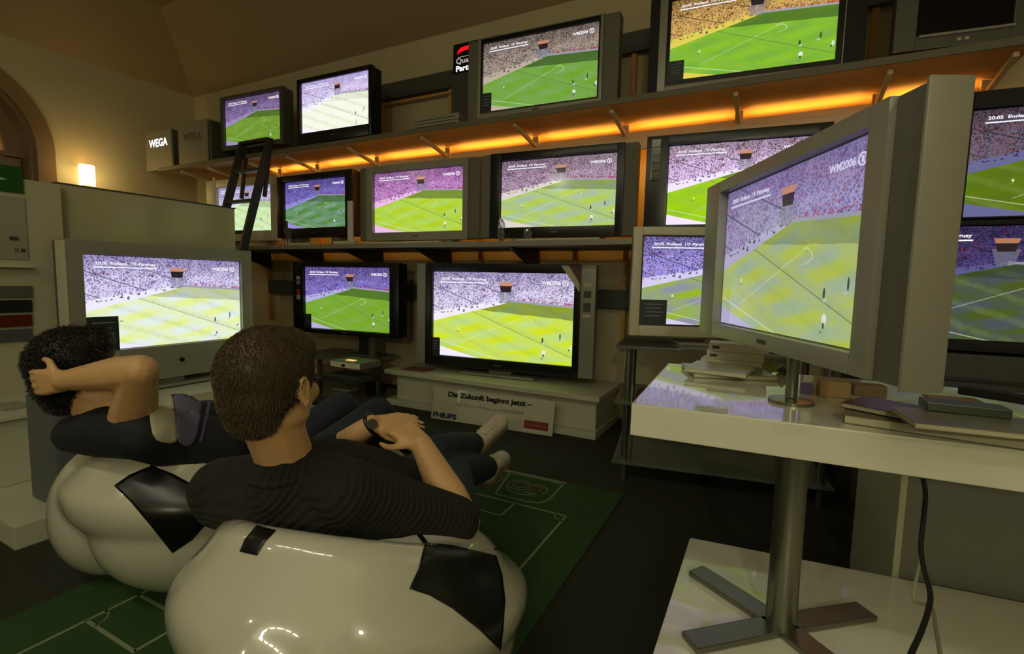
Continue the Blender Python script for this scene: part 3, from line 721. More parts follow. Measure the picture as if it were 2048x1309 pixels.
# thin boxes, remotes and papers along the middle shelf
for i, (p0, p1, y, h, m_, lab) in enumerate(((580, 622, 488, .022, PAPER, 'thin white booklet on the middle shelf under the black set'), (670, 712, 487, .03, WHITEPL, 'small white box on the middle shelf near the pink-tinted set'),
                                   (728, 880, 487, .014, PAPER, 'long flat paper strip on the middle shelf under the wide silver set'), (1033, 1200, 486, .014, PAPER, 'long flat paper strip on the middle shelf under the glaring set'),
                                   (500, 530, 492, .02, WHITEPL, 'small pale box on the middle shelf beside the ladder'))):
    a = at(p0, y, 1, YM+.02); b = at(p1, y, 1, YM+.02)
    tag(MB().box(a.x, b.x, YM+.0, YM+.05, ZM, ZM+h, bev=.002).build('shelf_booklet' if m_ is PAPER else 'small_box', m_), lab, 'booklet' if m_ is PAPER else 'box')
a = at(570, 470, 1, YM+.02)
pk = thing('figurine_set', 'tiny dark card with three pale figures at the corner of the black middle set', 'ornament', (a.x+.03, YM+.03, ZM))
MB().box(-.03, .03, 0, .012, 0, .16).build('card', DUCT, pk)
for k in range(3): q = MB(); q.lathe([(.012, 0), (.015, .02), (.008, .04), (.010, .05), (.0, .06)], (-.04+.04*k, -.02, 0), 12); q.build('figure', mat('pale_pink', (190, 150, 130), .5), pk, True)
a = at(700, 410, 1, 3.12)
tag(MB().box(a.x-.01, a.x+.045, 3.10, 3.115, ZM, ZM+.42*0+.36).build('hanging_leaflet', mat('white_leaflet', (215, 215, 215), .5)), 'narrow white leaflet at the right edge of the black middle set', 'leaflet')
# glittering trophy-like glass pieces before the middle set
for (px_, r0, h_, lab) in ((1058, .035, .09, 'clear crushed wrapping ball below the screen of the glaring set'), (1005, .03, .16, 'tall clear plastic wrapping at the left foot of the glaring set')):
    a = at(px_, 470, 1, YM+.05); q = bmesh.new(); ell(q, Vector((a.x, YM+.028, ZM+h_/2)), (r0*.9, r0*.6, h_/2), None, 3)
    for v in q.verts: v.co += (v.co-Vector((a.x, YM+.028, ZM+h_/2)))*random.uniform(-.25, .25)
    m_ = MB(); m_.bm.free(); m_.bm = q
    cg = mat('crinkled_clear', (220, 220, 225), .05, 0); cg.node_tree.nodes['Principled BSDF'].inputs['Transmission Weight'].default_value = .85
    tag(m_.build('plastic_wrap', cg), lab, 'wrapping')

# ladder
a = at(531.6, 314, 1, YU-.06); xr = a.x; b = at(485.8, 500, 0, xr); xl = at(476.6, 323, 1, YU-.06).x
ld = thing('ladder', 'grey metal ladder leaning against the upper shelf on the left', 'ladder', (xr-.2, b.y, 0))
dy = (a.y-b.y)/(a.z-b.z); yb0 = b.y-dy*b.z; yt = lambda z: yb0+dy*z
top = 2.26; off = -.0
for x in (xl, xr): inl(MB().bar((x, yt(0)+off, 0), (x, yt(top)+off, top), .03, .065).build('rail', DKGREY), ld)
for k in range(8):
    z = .28*(k+1)+.02
    inl(MB().box(xl, xr, yt(z)+off-.03, yt(z)+off+.03, z-.012, z+.012).build('rung', DKGREY), ld)
for x in (xl+.03, xr-.03): inl(MB().bar((x, yt(1.75)+off+.10, 1.75), (x, yt(2.2)+off+.035, 2.2), .02, .03).build('strut', DKGREY), ld)
for x in (xl, xr): inl(MB().box(x-.035, x+.035, yt(2.26)+off-.02, YU+.02, 2.165, 2.185).build('hook', DKGREY), ld)

# ------------------------------------------------------------------ pedestal, banner, stands
pd = thing('pedestal', 'long low white display pedestal carrying the biggest television', 'pedestal', (-1.9, 3.4, 0))
L_ = lambda x: x+1.9
MB().box(L_(-2.72), L_(-1.0), 3.17-3.4, 3.66-3.4, .05, .265, bev=.004).build('body', BOARD, pd)
MB().box(L_(-2.80), L_(-.96), 3.10-3.4, 3.68-3.4, .265, .30, bev=.004).build('top_slab', BOARD, pd)
MB().box(L_(-2.80), L_(-.985), 3.13-3.4, 3.67-3.4, 0, .05, bev=.004).build('base_skirting', BOARD, pd)
a = at(811, 806, 1, 3.168)
text_mesh('lettering', 'SONY', .135, .026, mat('print_dark', (30, 30, 28), .6), pd, (L_(a.x), 3.1685-3.4, a.z-.005), bold=.02)
a = at(805, 738, 2, .302)
tag(MB().box(a.x, a.x+.24, a.y-.03, a.y+.14, .3005, .304).build('leaflet', mat('reddish_leaflet', (130, 84, 66), .5, noise=.5, nscale=25)), 'reddish leaflet lying on the left end of the low pedestal', 'leaflet')
# banner leaning on the pedestal
b0 = Vector((-2.233, 2.985, 0)); b1 = Vector((-1.266, 3.055, 0)); bw = (b1-b0).length
bn = thing('banner', 'white advertising banner board leaning on the front of the pedestal', 'banner', b0, math.atan2(b1.y-b0.y, b1.x-b0.x))
TL = Matrix.Rotation(math.radians(-12), 4, 'X')
BH = .235
MB().box(0, bw, 0, .006, 0, BH, TL).build('board', BOARD, bn)
PD = mat('print_dark', (30, 30, 28), .6)
text_mesh('headline', 'Die Zukunft beginnt jetzt –', bw*.70, .052, PD, bn, (bw*.13, -.001, BH*.70), TL, bold=.05)
text_mesh('second_line', 'HDTV via Philips und PREMIERE', bw*.56, .030, mat('print_grey', (105, 105, 90), .6), bn, (bw*.21, -.001, BH*.46), TL)
text_mesh('maker_lettering', 'PHILIPS', bw*.21, .038, mat('print_blue', (38, 50, 104), .6), bn, (bw*.015, -.001, BH*.06), TL, bold=.06)
MB().box(bw*.78, bw*.965, -.001, 0, BH*.12, BH*.36, TL).build('red_block', mat('print_red', (120, 36, 22), .6), bn)
text_mesh('block_lettering', 'PREMIERE', bw*.15, .018, mat('print_dull_red', (170, 90, 60), .6), bn, (bw*.80, -.002, BH*.20), TL)
q = MB(); q.box(bw*.215, bw*.285, -.002, -.001, BH*.93, BH*.99, TL); q.box(bw*.215, bw*.235, -.002, -.001, BH*.62, BH*.93, TL); q.build('torn_tape', mat('white_tape', (235, 235, 220), .3), bn)

# rack under the pole-mounted set
fx = -3.28
rk = thing('media_rack', 'glass rack with players under the pole-mounted black television', 'rack', (fx-.06, 3.2, 0), math.radians(3))
for z, w_, d_ in ((.02, .62, .42), (.19, .50, .30), (.345, .44, .24)):
    MB().box(-w_+.05, w_-.10, -d_, .28, z, z+.018, bev=.004).build('glass_shelf', GLASS, rk)
for sx in (-.34, .34): MB().box(sx-.015, sx+.015, .02, .05, .0, .36).build('leg', STEEL, rk)
o = tl['outer']
MB().box(.16, .26, .06, .10, .0, o[3]+.05, bev=.004).build('stand_pole', STEEL, tl); MB().box(.10, .19, .045, .059, .0, o[3]+.02).build('pole_cover', MATTEBLK, tl)
MB().box(.02, .34, .0, .16, .0, .008, bev=.003).build('stand_base', STEEL, tl)
def flatbox(name, label, cat, px_, py_, w_, d_, h_, z, m_, rz=0, **k):
    a = at(px_, py_, 2, z); r = thing(name, label, cat, (a.x, a.y, z), rz, k.get('group'))
    MB().box(-w_/2, w_/2, -d_/2, d_/2, 0, h_, bev=.003).build('body', m_, r); return r
r = flatbox('disc_player', 'white-fronted player on the glass rack with a lit top', 'disc player', 712, 733, .30, .22, .05, .365, DKSIL)
MB().box(-.15, .15, -.114, -.11, .004, .046).build('front_panel', PAPER, r); MB().box(-.03, -.0, -.118, -.114, .012, .03).build('knob', BLACK, r)
MB().box(-.05, .03, -.06, -.02, .05, .054).build('lit_display', emat('amber_display', (255, 200, 120), 1.1), r)
flatbox('disc_player', 'dark flat player on the middle glass shelf of the rack', 'disc player', 700, 760, .38, .26, .045, .209, DKGREY)
r = flatbox('booklet', 'white open booklet lying on the lowest shelf of the rack', 'booklet', 690, 780, .20, .12, .02, .0395, PAPER, .1)
flatbox('cable_box', 'small black box at the right end of the lowest rack shelf', 'box', 752, 782, .14, .12, .05, .039, MATTEBLK)

# glass stand of the pale set behind the white table
js = thing('tv_stand', 'glass and metal stand under the pale silver television', 'stand', (-.22, 2.86, 0), math.radians(10))
for z, d0 in ((.718, -.30), (.42, -.26), (.10, -.26)): MB().box(-.53, .50, d0, .25, z, z+.016, bev=.003).build('glass_shelf', GLASS, js)
for x, y in ((-.47, -.22), (.45, -.22), (-.47, .20), (.45, .20)): q = MB(); q.tube([(x, y, 0), (x, y, .718)], .018, 12); q.build('leg', STEEL, js, True)
tag(MB().box(-.42, -.24, 2.80, 2.98, .437, .60, bev=.004).build('speaker_box', MATTEBLK), 'small black box on the glass shelf under the pale silver television', 'box')
tag(MB().box(-.62, -.42, 2.66, 2.77, .437, .47, bev=.004).build('carton', mat('dull_red_card', (96, 44, 40), .6)), 'dull red carton at the front of the glass stand', 'box')

# white partition and left display wall
pt = thing('partition', 'tall glossy white partition panel behind the left silver television', 'partition', (-3.49, 1.78, .09))
MB().box(-.03, .03, -.50, .50, 0, 1.43, bev=.003).build('panel', mat('gloss_board', (176, 174, 140), .12), pt)
MB().box(-.035, .035, -.505, .505, 1.43, 1.437).build('top_cap', DKGREY, pt)
dp = thing('display_wall', 'white display wall at the left edge with sample strips and posters', 'partition', (-3.47, .64, .09))
MB().box(-.06, .06, -1.2, .635, 0, 1.42, bev=.004).build('panel', mat('display_wall_white', (176, 172, 142), .5), dp)
def onwall(name, m_, p0, p1, y0, y1, th=.006):
    a = at(p0, y0, 0, -3.41); b = at(p1, y1, 0, -3.41); a0 = at(p0, y1, 0, -3.41)
    o_ = MB().box(-3.41, -3.41+th, at(p0, (y0+y1)/2, 0, -3.41).y, at(p1, (y0+y1)/2, 0, -3.41).y, (b.z), at(p1, y0, 0, -3.41).z, bev=.001).build(name, m_); return keep(o_, dp)
bpy.context.view_layer.update()
onwall('poster', mat('poster_paper', (150, 146, 126), .5, noise=.3, nscale=6), -60, 53, 397, 520)
onwall('poster_mark', mat('poster_ink', (60, 60, 48), .6), 18, 36, 474, 482, .008)
onwall('poster_mark', mat('poster_ink', (60, 60, 48), .6), 41, 50, 498, 505, .008)
onwall('poster_mark', mat('poster_ink2', (100, 98, 70), .6), 28, 37, 497, 505, .008)
onwall('ledge', BOARD, -60, 60, 531, 536, .05)
for nm, c_, y0, y1 in (('grey_strip', (84, 84, 74), 572, 595), ('black_strip', (16, 20, 22), 600, 624), ('dark_red_strip', (84, 20, 12), 629, 652), ('blue_grey_strip', (74, 78, 82), 657, 681)):
    onwall('sample_strip', mat(nm, c_, .35), -60, 62, y0, y1, .014)
a = at(48, 388, 0, -3.40); b = at(48, 336, 0, -3.40)
gs = thing('direction_sign', 'green sign with a white arrow on top of the left display wall', 'sign', (-3.40, a.y, a.z))
MB().box(-.02, .0, -.45, 0, 0, b.z-a.z+.0, bev=.002).build('panel', mat('sign_green', (22, 74, 20), .35), gs)
hz = b.z-a.z
q = MB(); q.bm.faces.new([q.bm.verts.new((.001, y, z)) for y, z in ((-.16, hz*.28), (-.058, hz*.47), (-.16, hz*.66))]); q.bm.faces.new([q.bm.verts.new((.001, y, z)) for y, z in ((-.42, hz*.4), (-.16, hz*.4), (-.16, hz*.54), (-.42, hz*.54))]); q.build('arrow', mat('arrow_grey_white', (170, 176, 150), .5), gs)
plat = thing('platform', 'low white platform on the carpet at the left edge', 'platform', (-3.1, 1.6, 0))
MB().box(-.9, .65, -.885, .95, 0, .09, bev=.004).build('body', BOARD, plat)
MB().box(-.9, .63, -1.6, -.885, 0, .0005).build('shadow_mat', CARPET, plat) if False else None
pb = thing('plinth', 'white box plinth under the left silver television', 'plinth', (-3.22, 1.8, .09))
MB().box(-.20, .28, -.52, .56, 0, .262, bev=.004).build('body', BOARD, pb)
tag(MB().box(-2.73, -2.48, .86, 1.02, .09, at(60, 792, 1, .86).z, bev=.01).build('loudspeaker_box', mat('blue_grey_box', (92, 98, 100), .5)), 'upright blue-grey box standing on the low white platform', 'box')
ct = thing('low_counter', 'low white counter with brochures against the display wall', 'counter', (-3.15, .72, .09))
MB().box(-.24, .20, -.0, .42, 0, .30, bev=.01).build('body', BOARD, ct)
MB().box(-.255, .23, -.02, .44, .30, .32, bev=.004).build('top', BOARD, ct)
for i, (px_, py_, c_, lab) in enumerate(((8, 792, (90, 104, 130), 'bluish brochure on the low counter at the left edge'), (30, 784, (150, 150, 130), 'pale brochure on the low counter beside the bluish one'), (48, 800, (60, 66, 56), 'dark brochure at the front of the low counter'))):
    a = at(px_, py_, 0, -3.12); q = MB().box(-.07, .07, -.05, .05, 0, .012); o_ = q.build('brochure', mat('brochure_%d' % i, c_, .4, noise=.5, nscale=30))
    o_.location = (-3.2+.09*i, .80+.13*i, .4105); o_.rotation_euler = (0, 0, .5-i*.4); tag(o_, lab, 'brochure')

# ------------------------------------------------------------------ rug
rg = thing('rug', 'green football-pitch rug with white lines under the two ball chairs', 'rug', (-1.275, 1.2, 0), math.radians(.6))
X0 = -1.275; Y0 = 1.2
MB().box(-.70, .70, -1.3, 1.155, .001, .009, bev=.003).build('pile', RUGM, rg)
def rline(pts, wd=.011, m_=None, closed=False, nm='pitch_line'):
    q = MB(); P = [Vector((x-X0, y-Y0, .0085)) for x, y in pts]
    for a_, b_ in zip(P, P[1:]+([P[0]] if closed else [])): 
        if (b_-a_).length > 1e-4: q.bar(a_, b_+(b_-a_).normalized()*wd*.4, wd, .0024)
    return q.build(nm, m_ or RUGL, rg)
rline([(-1.76, 2.0), (-.744, 2.0), (-.744, .0), (-1.76, .0), (-1.76, 2.0)])
rline([(-1.76, .66), (-1.50, .66), (-1.50, .80), (-1.76, .80)]); rline([(-1.0, 2.0), (-1.0, 1.86), (-1.5, 1.86), (-1.5, 2.0)])
for cx_, cy_, s0 in ((-.744, 2.0, 180), (-1.76, .66, 0)):
    rline([(cx_+.05*math.cos(math.radians(s0+k*9)), cy_+.05*math.sin(math.radians(s0+k*9))) for k in range(11)], .008)
rline([(-1.27+.2*math.cos(k*math.pi/16), 1.3+.2*math.sin(k*math.pi/16)) for k in range(32)], closed=True); rline([(-1.76, 1.3), (-.744, 1.3)])
rline([(-1.62, 2.335), (-.885, 2.335)], .03)
rline([(-1.19, 2.32), (-.88, 2.32), (-.875, 2.12), (-.90, 2.06), (-.96, 2.045), (-1.13, 2.045), (-1.19, 2.32)], .010)
for cc, rr_, a0, a1, mm in (((-1.07, 2.20), .055, 60, 330, RUGL), ((-.985, 2.19), .055, -120, 150, RUGL), ((-1.07, 2.20), .030, 0, 360, RUGL), ((-.985, 2.20), .028, 0, 360, RUGP), ((-1.03, 2.19), .085, 190, 350, RUGL)):
    rline([(cc[0]+rr_*1.2*math.cos(math.radians(a0+(a1-a0)*k/20)), cc[1]+rr_*math.sin(math.radians(a0+(a1-a0)*k/20))) for k in range(21)], .010, mm, nm='emblem_arc')
RT = Matrix.Rotation(math.radians(-90), 4, 'X')
text_mesh('rug_lettering', 'neutral', .34, .085, mat('rug_letter_grey', (96, 92, 76), .9), rg, (-1.52-X0, -.0105, 2.17-Y0), RT)

# ------------------------------------------------------------------ white table, its base plate, things on it
TR = math.radians(3.2)
ZB = .20; BS = (CAMH-ZB)/CAMH
tb = thing('display_table', 'thick glossy white display table on a steel post at the right', 'table', (-.345*NS, 1.43*NS, ZB), TR)
MB().box(0, 1.5, 0, .84*NS, ZTT-.095*NS-ZB, ZTT-ZB, bev=.003).build('tabletop', GLOSSW, tb)
bpy.context.view_layer.update()
lp_ = tb.matrix_world.inverted() @ Vector((.087*BS, 1.672*BS, ZB))
q = MB(); q.tube([(lp_.x, lp_.y, .001), (lp_.x, lp_.y, ZTT-.095*NS-ZB)], .043*BS, 32); q.build('post', STEEL, tb, True)
for i, (x, y) in enumerate(((.336, 1.885), (-.183, 1.85), (-.15, 1.45), (.33, 1.44))):
    e = tb.matrix_world.inverted() @ Vector((x*BS, y*BS, ZB)); d_ = (e-lp_).normalized()
    MB().bar((lp_.x+d_.x*.02, lp_.y+d_.y*.02, .008), (e.x, e.y, .008), .062, .014, bev=.003).build('foot_blade', STEEL, tb)
bp_ = thing('floor_podium', 'glossy white podium on the carpet that carries the display table', 'podium', (-.239*BS, 2.111*BS, 0), math.radians(6.5))
q = MB(); ca, sa = math.cos(math.radians(-6.5)), math.sin(math.radians(-6.5))
lf = (.004*ca-(-1.25)*sa, .004*sa+(-1.25)*ca)
pp = [(0, 0), (1.6, 0), (1.6, -1.25), (lf[0], lf[1])]
vb = [q.bm.verts.new((x, y, .001)) for x, y in pp]; vt = [q.bm.verts.new((x, y, ZB-.001)) for x, y in pp]
q.bm.faces.new(vb); q.bm.faces.new(vt[::-1])
for k in range(4): q.bm.faces.new((vb[k], vb[(k+1) % 4], vt[(k+1) % 4], vt[k]))
bmesh.ops.recalc_face_normals(q.bm, faces=q.bm.faces); bmesh.ops.bevel(q.bm, geom=list(q.bm.edges), offset=.003, segments=2, affect='EDGES')
q.build('block', GLOSSW, bp_)
cb = thing('cabinet', 'grey cabinet with light edge strip behind the right end of the podium', 'cabinet', (.458*BS, 2.215*BS, 0), math.radians(6.5))
MB().box(.018, 1.3, .0, .40, .0, .68, bev=.003).build('body', BOARD2, cb)
MB().box(0, .017, -.006, .40, .0, .68, bev=.002).build('edge_strip', BOARD, cb)
# black cable
def cab_pts(l): return [at(x, y, 1, Y_*.80) for x, y, Y_ in l]
q = MB(); P = cab_pts([(1846, 958, 1.60), (1851, 990, 1.58), (1847, 1040, 1.55), (1842, 1090, 1.52), (1846, 1130, 1.48), (1860, 1185, 1.42), (1857, 1220, 1.36), (1842, 1265, 1.28), (1826, 1300, 1.20), (1810, 1340, 1.12)])
P = [Vector((p.x, p.y, max(p.z, ZB+.006))) for p in P]
def cr(P, n=5):
    out = []
    for i in range(len(P)-1):
        p0, p1, p2, p3 = P[max(i-1, 0)], P[i], P[i+1], P[min(i+2, len(P)-1)]
        for j in range(n):
            t = j/n; out.append(.5*((2*p1)+(-p0+p2)*t+(2*p0-5*p1+4*p2-p3)*t*t+(-p0+3*p1-3*p2+p3)*t**3))
    return out+[P[-1]]
q.tube(cr(P), .0045, 8); tag(q.build('power_cable', MATTEBLK, None, True), 'black power cable hanging from under the white table', 'cable')
P = [Vector((p.x, p.y, max(p.z, ZB+.005))) for p in cab_pts([(1846, 1090, 1.62), (1836, 1140, 1.62), (1828, 1200, 1.60), (1862, 1215, 1.55), (1872, 1260, 1.40), (1884, 1330, 1.25)])]
q = MB(); q.tube(cr(P), .0035, 8); tag(q.build('power_cable', mat('pale_cable', (150, 148, 124), .4), None, True), 'thin pale cable beside the black one under the table', 'cable')

def sheet(name, label, cat, px_, py_, w_, d_, h_, rz, m_, z=ZT, pages=True, group=None):
    a = at(px_, py_, 2, z); r = thing(name, label, cat, (a.x, a.y, z), rz, group); w_ *= NS; d_ *= NS; h_ *= NS
    if pages and h_ > .008:
        MB().box(-w_/2+.002, w_/2-.002, -d_/2+.002, d_/2-.002, .001, h_-.001).build('pages', PAPER, r)
        MB().box(-w_/2, w_/2, -d_/2, d_/2, h_-.001, h_, bev=.0003).build('cover', m_, r)
        MB().box(-w_/2, w_/2, -d_/2, d_/2, 0, .001).build('back_cover', m_, r)
    else: MB().box(-w_/2, w_/2, -d_/2, d_/2, 0, h_, bev=min(.002, h_*.3)).build('body', m_, r)
    return r
MG = [mat('cover_white', (176, 176, 156), .3, noise=.2, nscale=20), mat('cover_greygreen', (104, 106, 84), .25, noise=.5, nscale=16), mat('cover_dark', (52, 44, 36), .25, noise=.6, nscale=14), mat('cover_yellowgreen', (150, 160, 80), .25, noise=.5, nscale=12)]
sheet('magazine', 'wide pale magazine at the bottom of the pile by the table corner', 'magazine', 1452, 748, .30, .24, .018, .35, MG[1])
sheet('magazine', 'grey magazine on top of the pale one near the table corner', 'magazine', 1440, 742, .22, .22, .016, -.1, MG[0], z=ZT+.0135)
sheet('paper_stack', 'white stack of boxes at the back left of the table', 'boxes', 1442, 722, .22, .10, .10, .05, mat('stack_white', (170, 168, 150), .5), z=ZT, pages=False) if False else None
st_a = at(1425, 727, 2, ZT)
for k, (w_, m_, lab) in enumerate(((.24, WHITEPL, 'lowest white carton of the stack at the back of the table'), (.22, BOARD, 'middle white carton of the stack at the back of the table'), (.23, WHITEPL, 'topmost white carton of the stack at the back of the table'))):
    w_ *= NS; r = thing('carton', lab, 'box', (st_a.x+.06+.008*k, st_a.y-.045, ZT+.0255*k), .04*(k-1)); MB().box(-w_/2, w_/2, -.04, .04, 0, .025, bev=.002).build('body', m_, r)
    MB().box(-w_/2+.01, -w_/2+.03, -.0412, -.04, .008, .017).build('print_mark', DKGREY, r)
# folded leaflet with yellow print
a = at(1552, 748, 2, ZT); r = thing('leaflet', 'folded leaflet with yellow-green print standing by the magazine pile', 'leaflet', (a.x, a.y, ZT), .5)
q = MB(); q.bar((-.05, 0, .0), (0, .0, .045), .10, .0015, up=(0, 1, 0)); q.bm.free(); q.bm = bmesh.new()
V = q.bm.verts.new; q.bm.faces.new([V((-0.043, -0.036, 0)), V((0, -0.036, 0.032)), V((0, 0.043, 0.032)), V((-0.043, 0.043, 0))]); q.bm.faces.new([V((0, -0.036, 0.032)), V((0.036, -0.036, 0)), V((0.036, 0.043, 0)), V((0, 0.043, 0.032))])
o_ = q.build('folded_sheet', MG[3], r); s_ = o_.modifiers.new('s', 'SOLIDIFY'); s_.thickness = .0015
sheet('carton', 'small tan carton behind the pole of the nearest television', 'box', 1665, 792, .085, .06, .05, .1, mat('tan_card', (170, 140, 88), .6), pages=False)
sheet('carton', 'low brown carton right of the small tan one', 'box', 1735, 790, .09, .06, .035, .1, mat('brown_card', (118, 100, 62), .6), pages=False)
sheet('gadget', 'small violet and white gadget at the foot of the television pole', 'gadget', 1612, 786, .035, .03, .035, .0, mat('violet_plastic', (110, 100, 170), .3), pages=False)
sheet('magazine', 'broad grey magazine lowest in the pile at the right of the table', 'magazine', 1905, 858, .46, .24, .022, -.12, MG[1])
sheet('magazine', 'dark glossy catalogue at the left of the right-hand pile', 'magazine', 1800, 826, .22, .16, .014, -.5, MG[2], z=ZT+.0166)
sheet('magazine', 'pale catalogue across the right-hand pile on the table', 'magazine', 1960, 855, .30, .17, .014, .1, mat('cover_mid', (128, 124, 104), .25, noise=.5, nscale=12), z=ZT+.0270)
sheet('tray', 'dark green flat tray on top of the right-hand magazines', 'tray', 1925, 824, .16, .07, .022, .02, mat('dark_green_plastic', (44, 58, 36), .3), z=ZT+.0374, pages=False)
sheet('remote_control', 'dark remote control at the right edge on the magazine pile', 'remote control', 2000, 800, .05, .17, .022, 1.0, MATTEBLK, z=ZT+.0374, pages=False)
sheet('leaflet', 'orange and yellow leaflet behind the green tray', 'leaflet', 1905, 800, .12, .06, .004, .1, mat('orange_print', (150, 120, 40), .4, noise=.6, nscale=20), z=ZT+.0374, pages=False)

# ------------------------------------------------------------------ ball chairs
def ball_chair(label, cx, cy, zr, rim_amp, R0=.42, rotd=-75, lobes=((-18, .13, .25, .31, .26, .25), (290, .320, .170, .185, .25, .235), (150, .16, .22, .27, .24, .23), (62, .20, .18, .22, .20, .19))):
    phb = math.radians(rotd); bm = bmesh.new(); NP = 96
    prof_n = 34; rings = []
    for i in range(prof_n):
        t = i/(prof_n-1); ring = []
        for k in range(NP):
            ph = 2*math.pi*k/NP; zrim = zr + rim_amp*math.cos(ph-phb)
            if t < .60:                        # outer wall from the underside to the rim
                s = t/.60; z = .12 + (zrim-.12)*s
                r = R0*(math.sin(math.pi*(.10+.58*s)))**.75*(1.0-.10*max(0, s-.75)/.25)
            elif t < .74:                      # rounded lip
                s = (t-.60)/.14; a = math.pi*s; rl = .045
                r0 = R0*(math.sin(math.pi*.68))**.75*.90
                r = r0 - rl*(1-math.cos(a)); z = zrim + rl*.9*math.sin(a)
            else:                              # inner bowl
                s = (t-.74)/.26; r0 = R0*(math.sin(math.pi*.68))**.75*.90-.09
                r = r0*math.cos(s*math.pi/2)**.8 if s < 1 else 0.004; z = zrim + (.21-zrim)*math.sin(s*math.pi/2)
            r = max(r, .004)
            ring.append(bm.verts.new((cx+r*math.cos(ph), cy+r*math.sin(ph), z)))
        rings.append(ring)
    for A, B in zip(rings, rings[1:]):
        for k in range(NP): bm.faces.new((A[k], A[(k+1) % NP], B[(k+1) % NP], B[k]))
    bm.faces.new(rings[0][::-1]); bm.faces.new(rings[-1])
    for az, off_, rt_, rr_, zc_, rz_ in lobes:
        a = math.radians(az); d = Vector((math.cos(a), math.sin(a), 0))
        ell(bm, Vector((cx, cy, zc_+.003))+d*off_, (rr_, rt_, rz_), basis(d), 4)
    root = thing('ball_chair', label, 'chair', (cx, cy, 0))
    bpy.context.view_layer.update()
    sh = voxel_mesh('shell', bm, .011, 14, CHAIRW); keep(sh, root); return root, sh
ch1, sh1 = ball_chair('nearer glossy white football-shaped lounge chair with black panels, man in dark sweater in it', -.83, .85, .415, .125, R0=.397)
ch2, sh2 = ball_chair('farther glossy white football-shaped lounge chair on the left, man in sleeveless jersey in it', -1.75, 1.03, .385, .10, R0=.405, lobes=((-38, .13, .25, .31, .26, .25), (222, .285, .185, .19, .245, .235), (100, .16, .22, .27, .24, .23), (20, .20, .18, .22, .20, .19)))
patch('black_panel', sh1, [(850, 1086), (905, 1092), (992, 1112), (1004, 1150), (1010, 1200), (1006, 1260), (1001, 1302), (960, 1262), (905, 1218), (860, 1192), (818, 1178), (836, 1140)], CHAIRB, ch1)
patch('black_strip', sh1, [(513, 1052), (552, 1062), (530, 1085), (514, 1112), (480, 1104), (490, 1080)], CHAIRB, ch1)
patch('black_strip', sh1, [(985, 1060), (998, 1062), (1000, 1104), (988, 1100)], CHAIRB, ch1)
patch('seam_strip', sh1, [(833, 1070), (843, 1070), (856, 1086), (848, 1090)], CHAIRB, ch1)
patch('black_panel', sh2, [(303, 932), (345, 948), (395, 975), (430, 1000), (420, 1040), (385, 1080), (345, 1107), (300, 1050), (262, 1005), (228, 972), (260, 950)], CHAIRB, ch2)
patch('black_strip', sh2, [(312, 904), (324, 906), (312, 936), (300, 934)], CHAIRB, ch2)

# ------------------------------------------------------------------ people
def strands(name, base, m, parent, n, length, down, spread=.35, rad=.0011, seed=1, keepf=None):
    """short hair strands rooted on the hair surface"""
    rnd = random.Random(seed); me = base.data; q = bmesh.new(); polys = me.polygons; M = base.matrix_world
    areas = [p.area for p in polys]; picks = rnd.choices(range(len(polys)), weights=areas, k=n)
    for i in picks:
        p = polys[i]; c = M @ p.center; nn = (M.to_3x3() @ p.normal).normalized()
        if keepf and not keepf(c, nn): continue
        d = (nn*.8 + Vector(down)*.6 + Vector((rnd.uniform(-1, 1), rnd.uniform(-1, 1), rnd.uniform(-1, 1)))*spread).normalized()
        d2 = (d+Vector(down)*.9).normalized(); L = length*rnd.uniform(.6, 1.2)
        s = d.cross(Vector((rnd.uniform(-1, 1), rnd.uniform(-1, 1), rnd.uniform(-1, 1)))).normalized()*rad; s2 = s.cross(d).normalized()*rad
        a = [q.verts.new(c-nn*.004+s), q.verts.new(c-nn*.004-s*.5+s2), q.verts.new(c-nn*.004-s*.5-s2)]
        mid = c+d*L*.5; b = [q.verts.new(mid+s*.8), q.verts.new(mid-s*.4+s2*.8), q.verts.new(mid-s*.4-s2*.8)]
        t = q.verts.new(mid+d2*L*.5)
        for k in range(3): q.faces.new((a[k], a[(k+1) % 3], b[(k+1) % 3], b[k])); q.faces.new((b[k], b[(k+1) % 3], t))
    o = MB(); o.bm.free(); o.bm = q; r = o.build(name, m, None, True); return keep(r, parent)

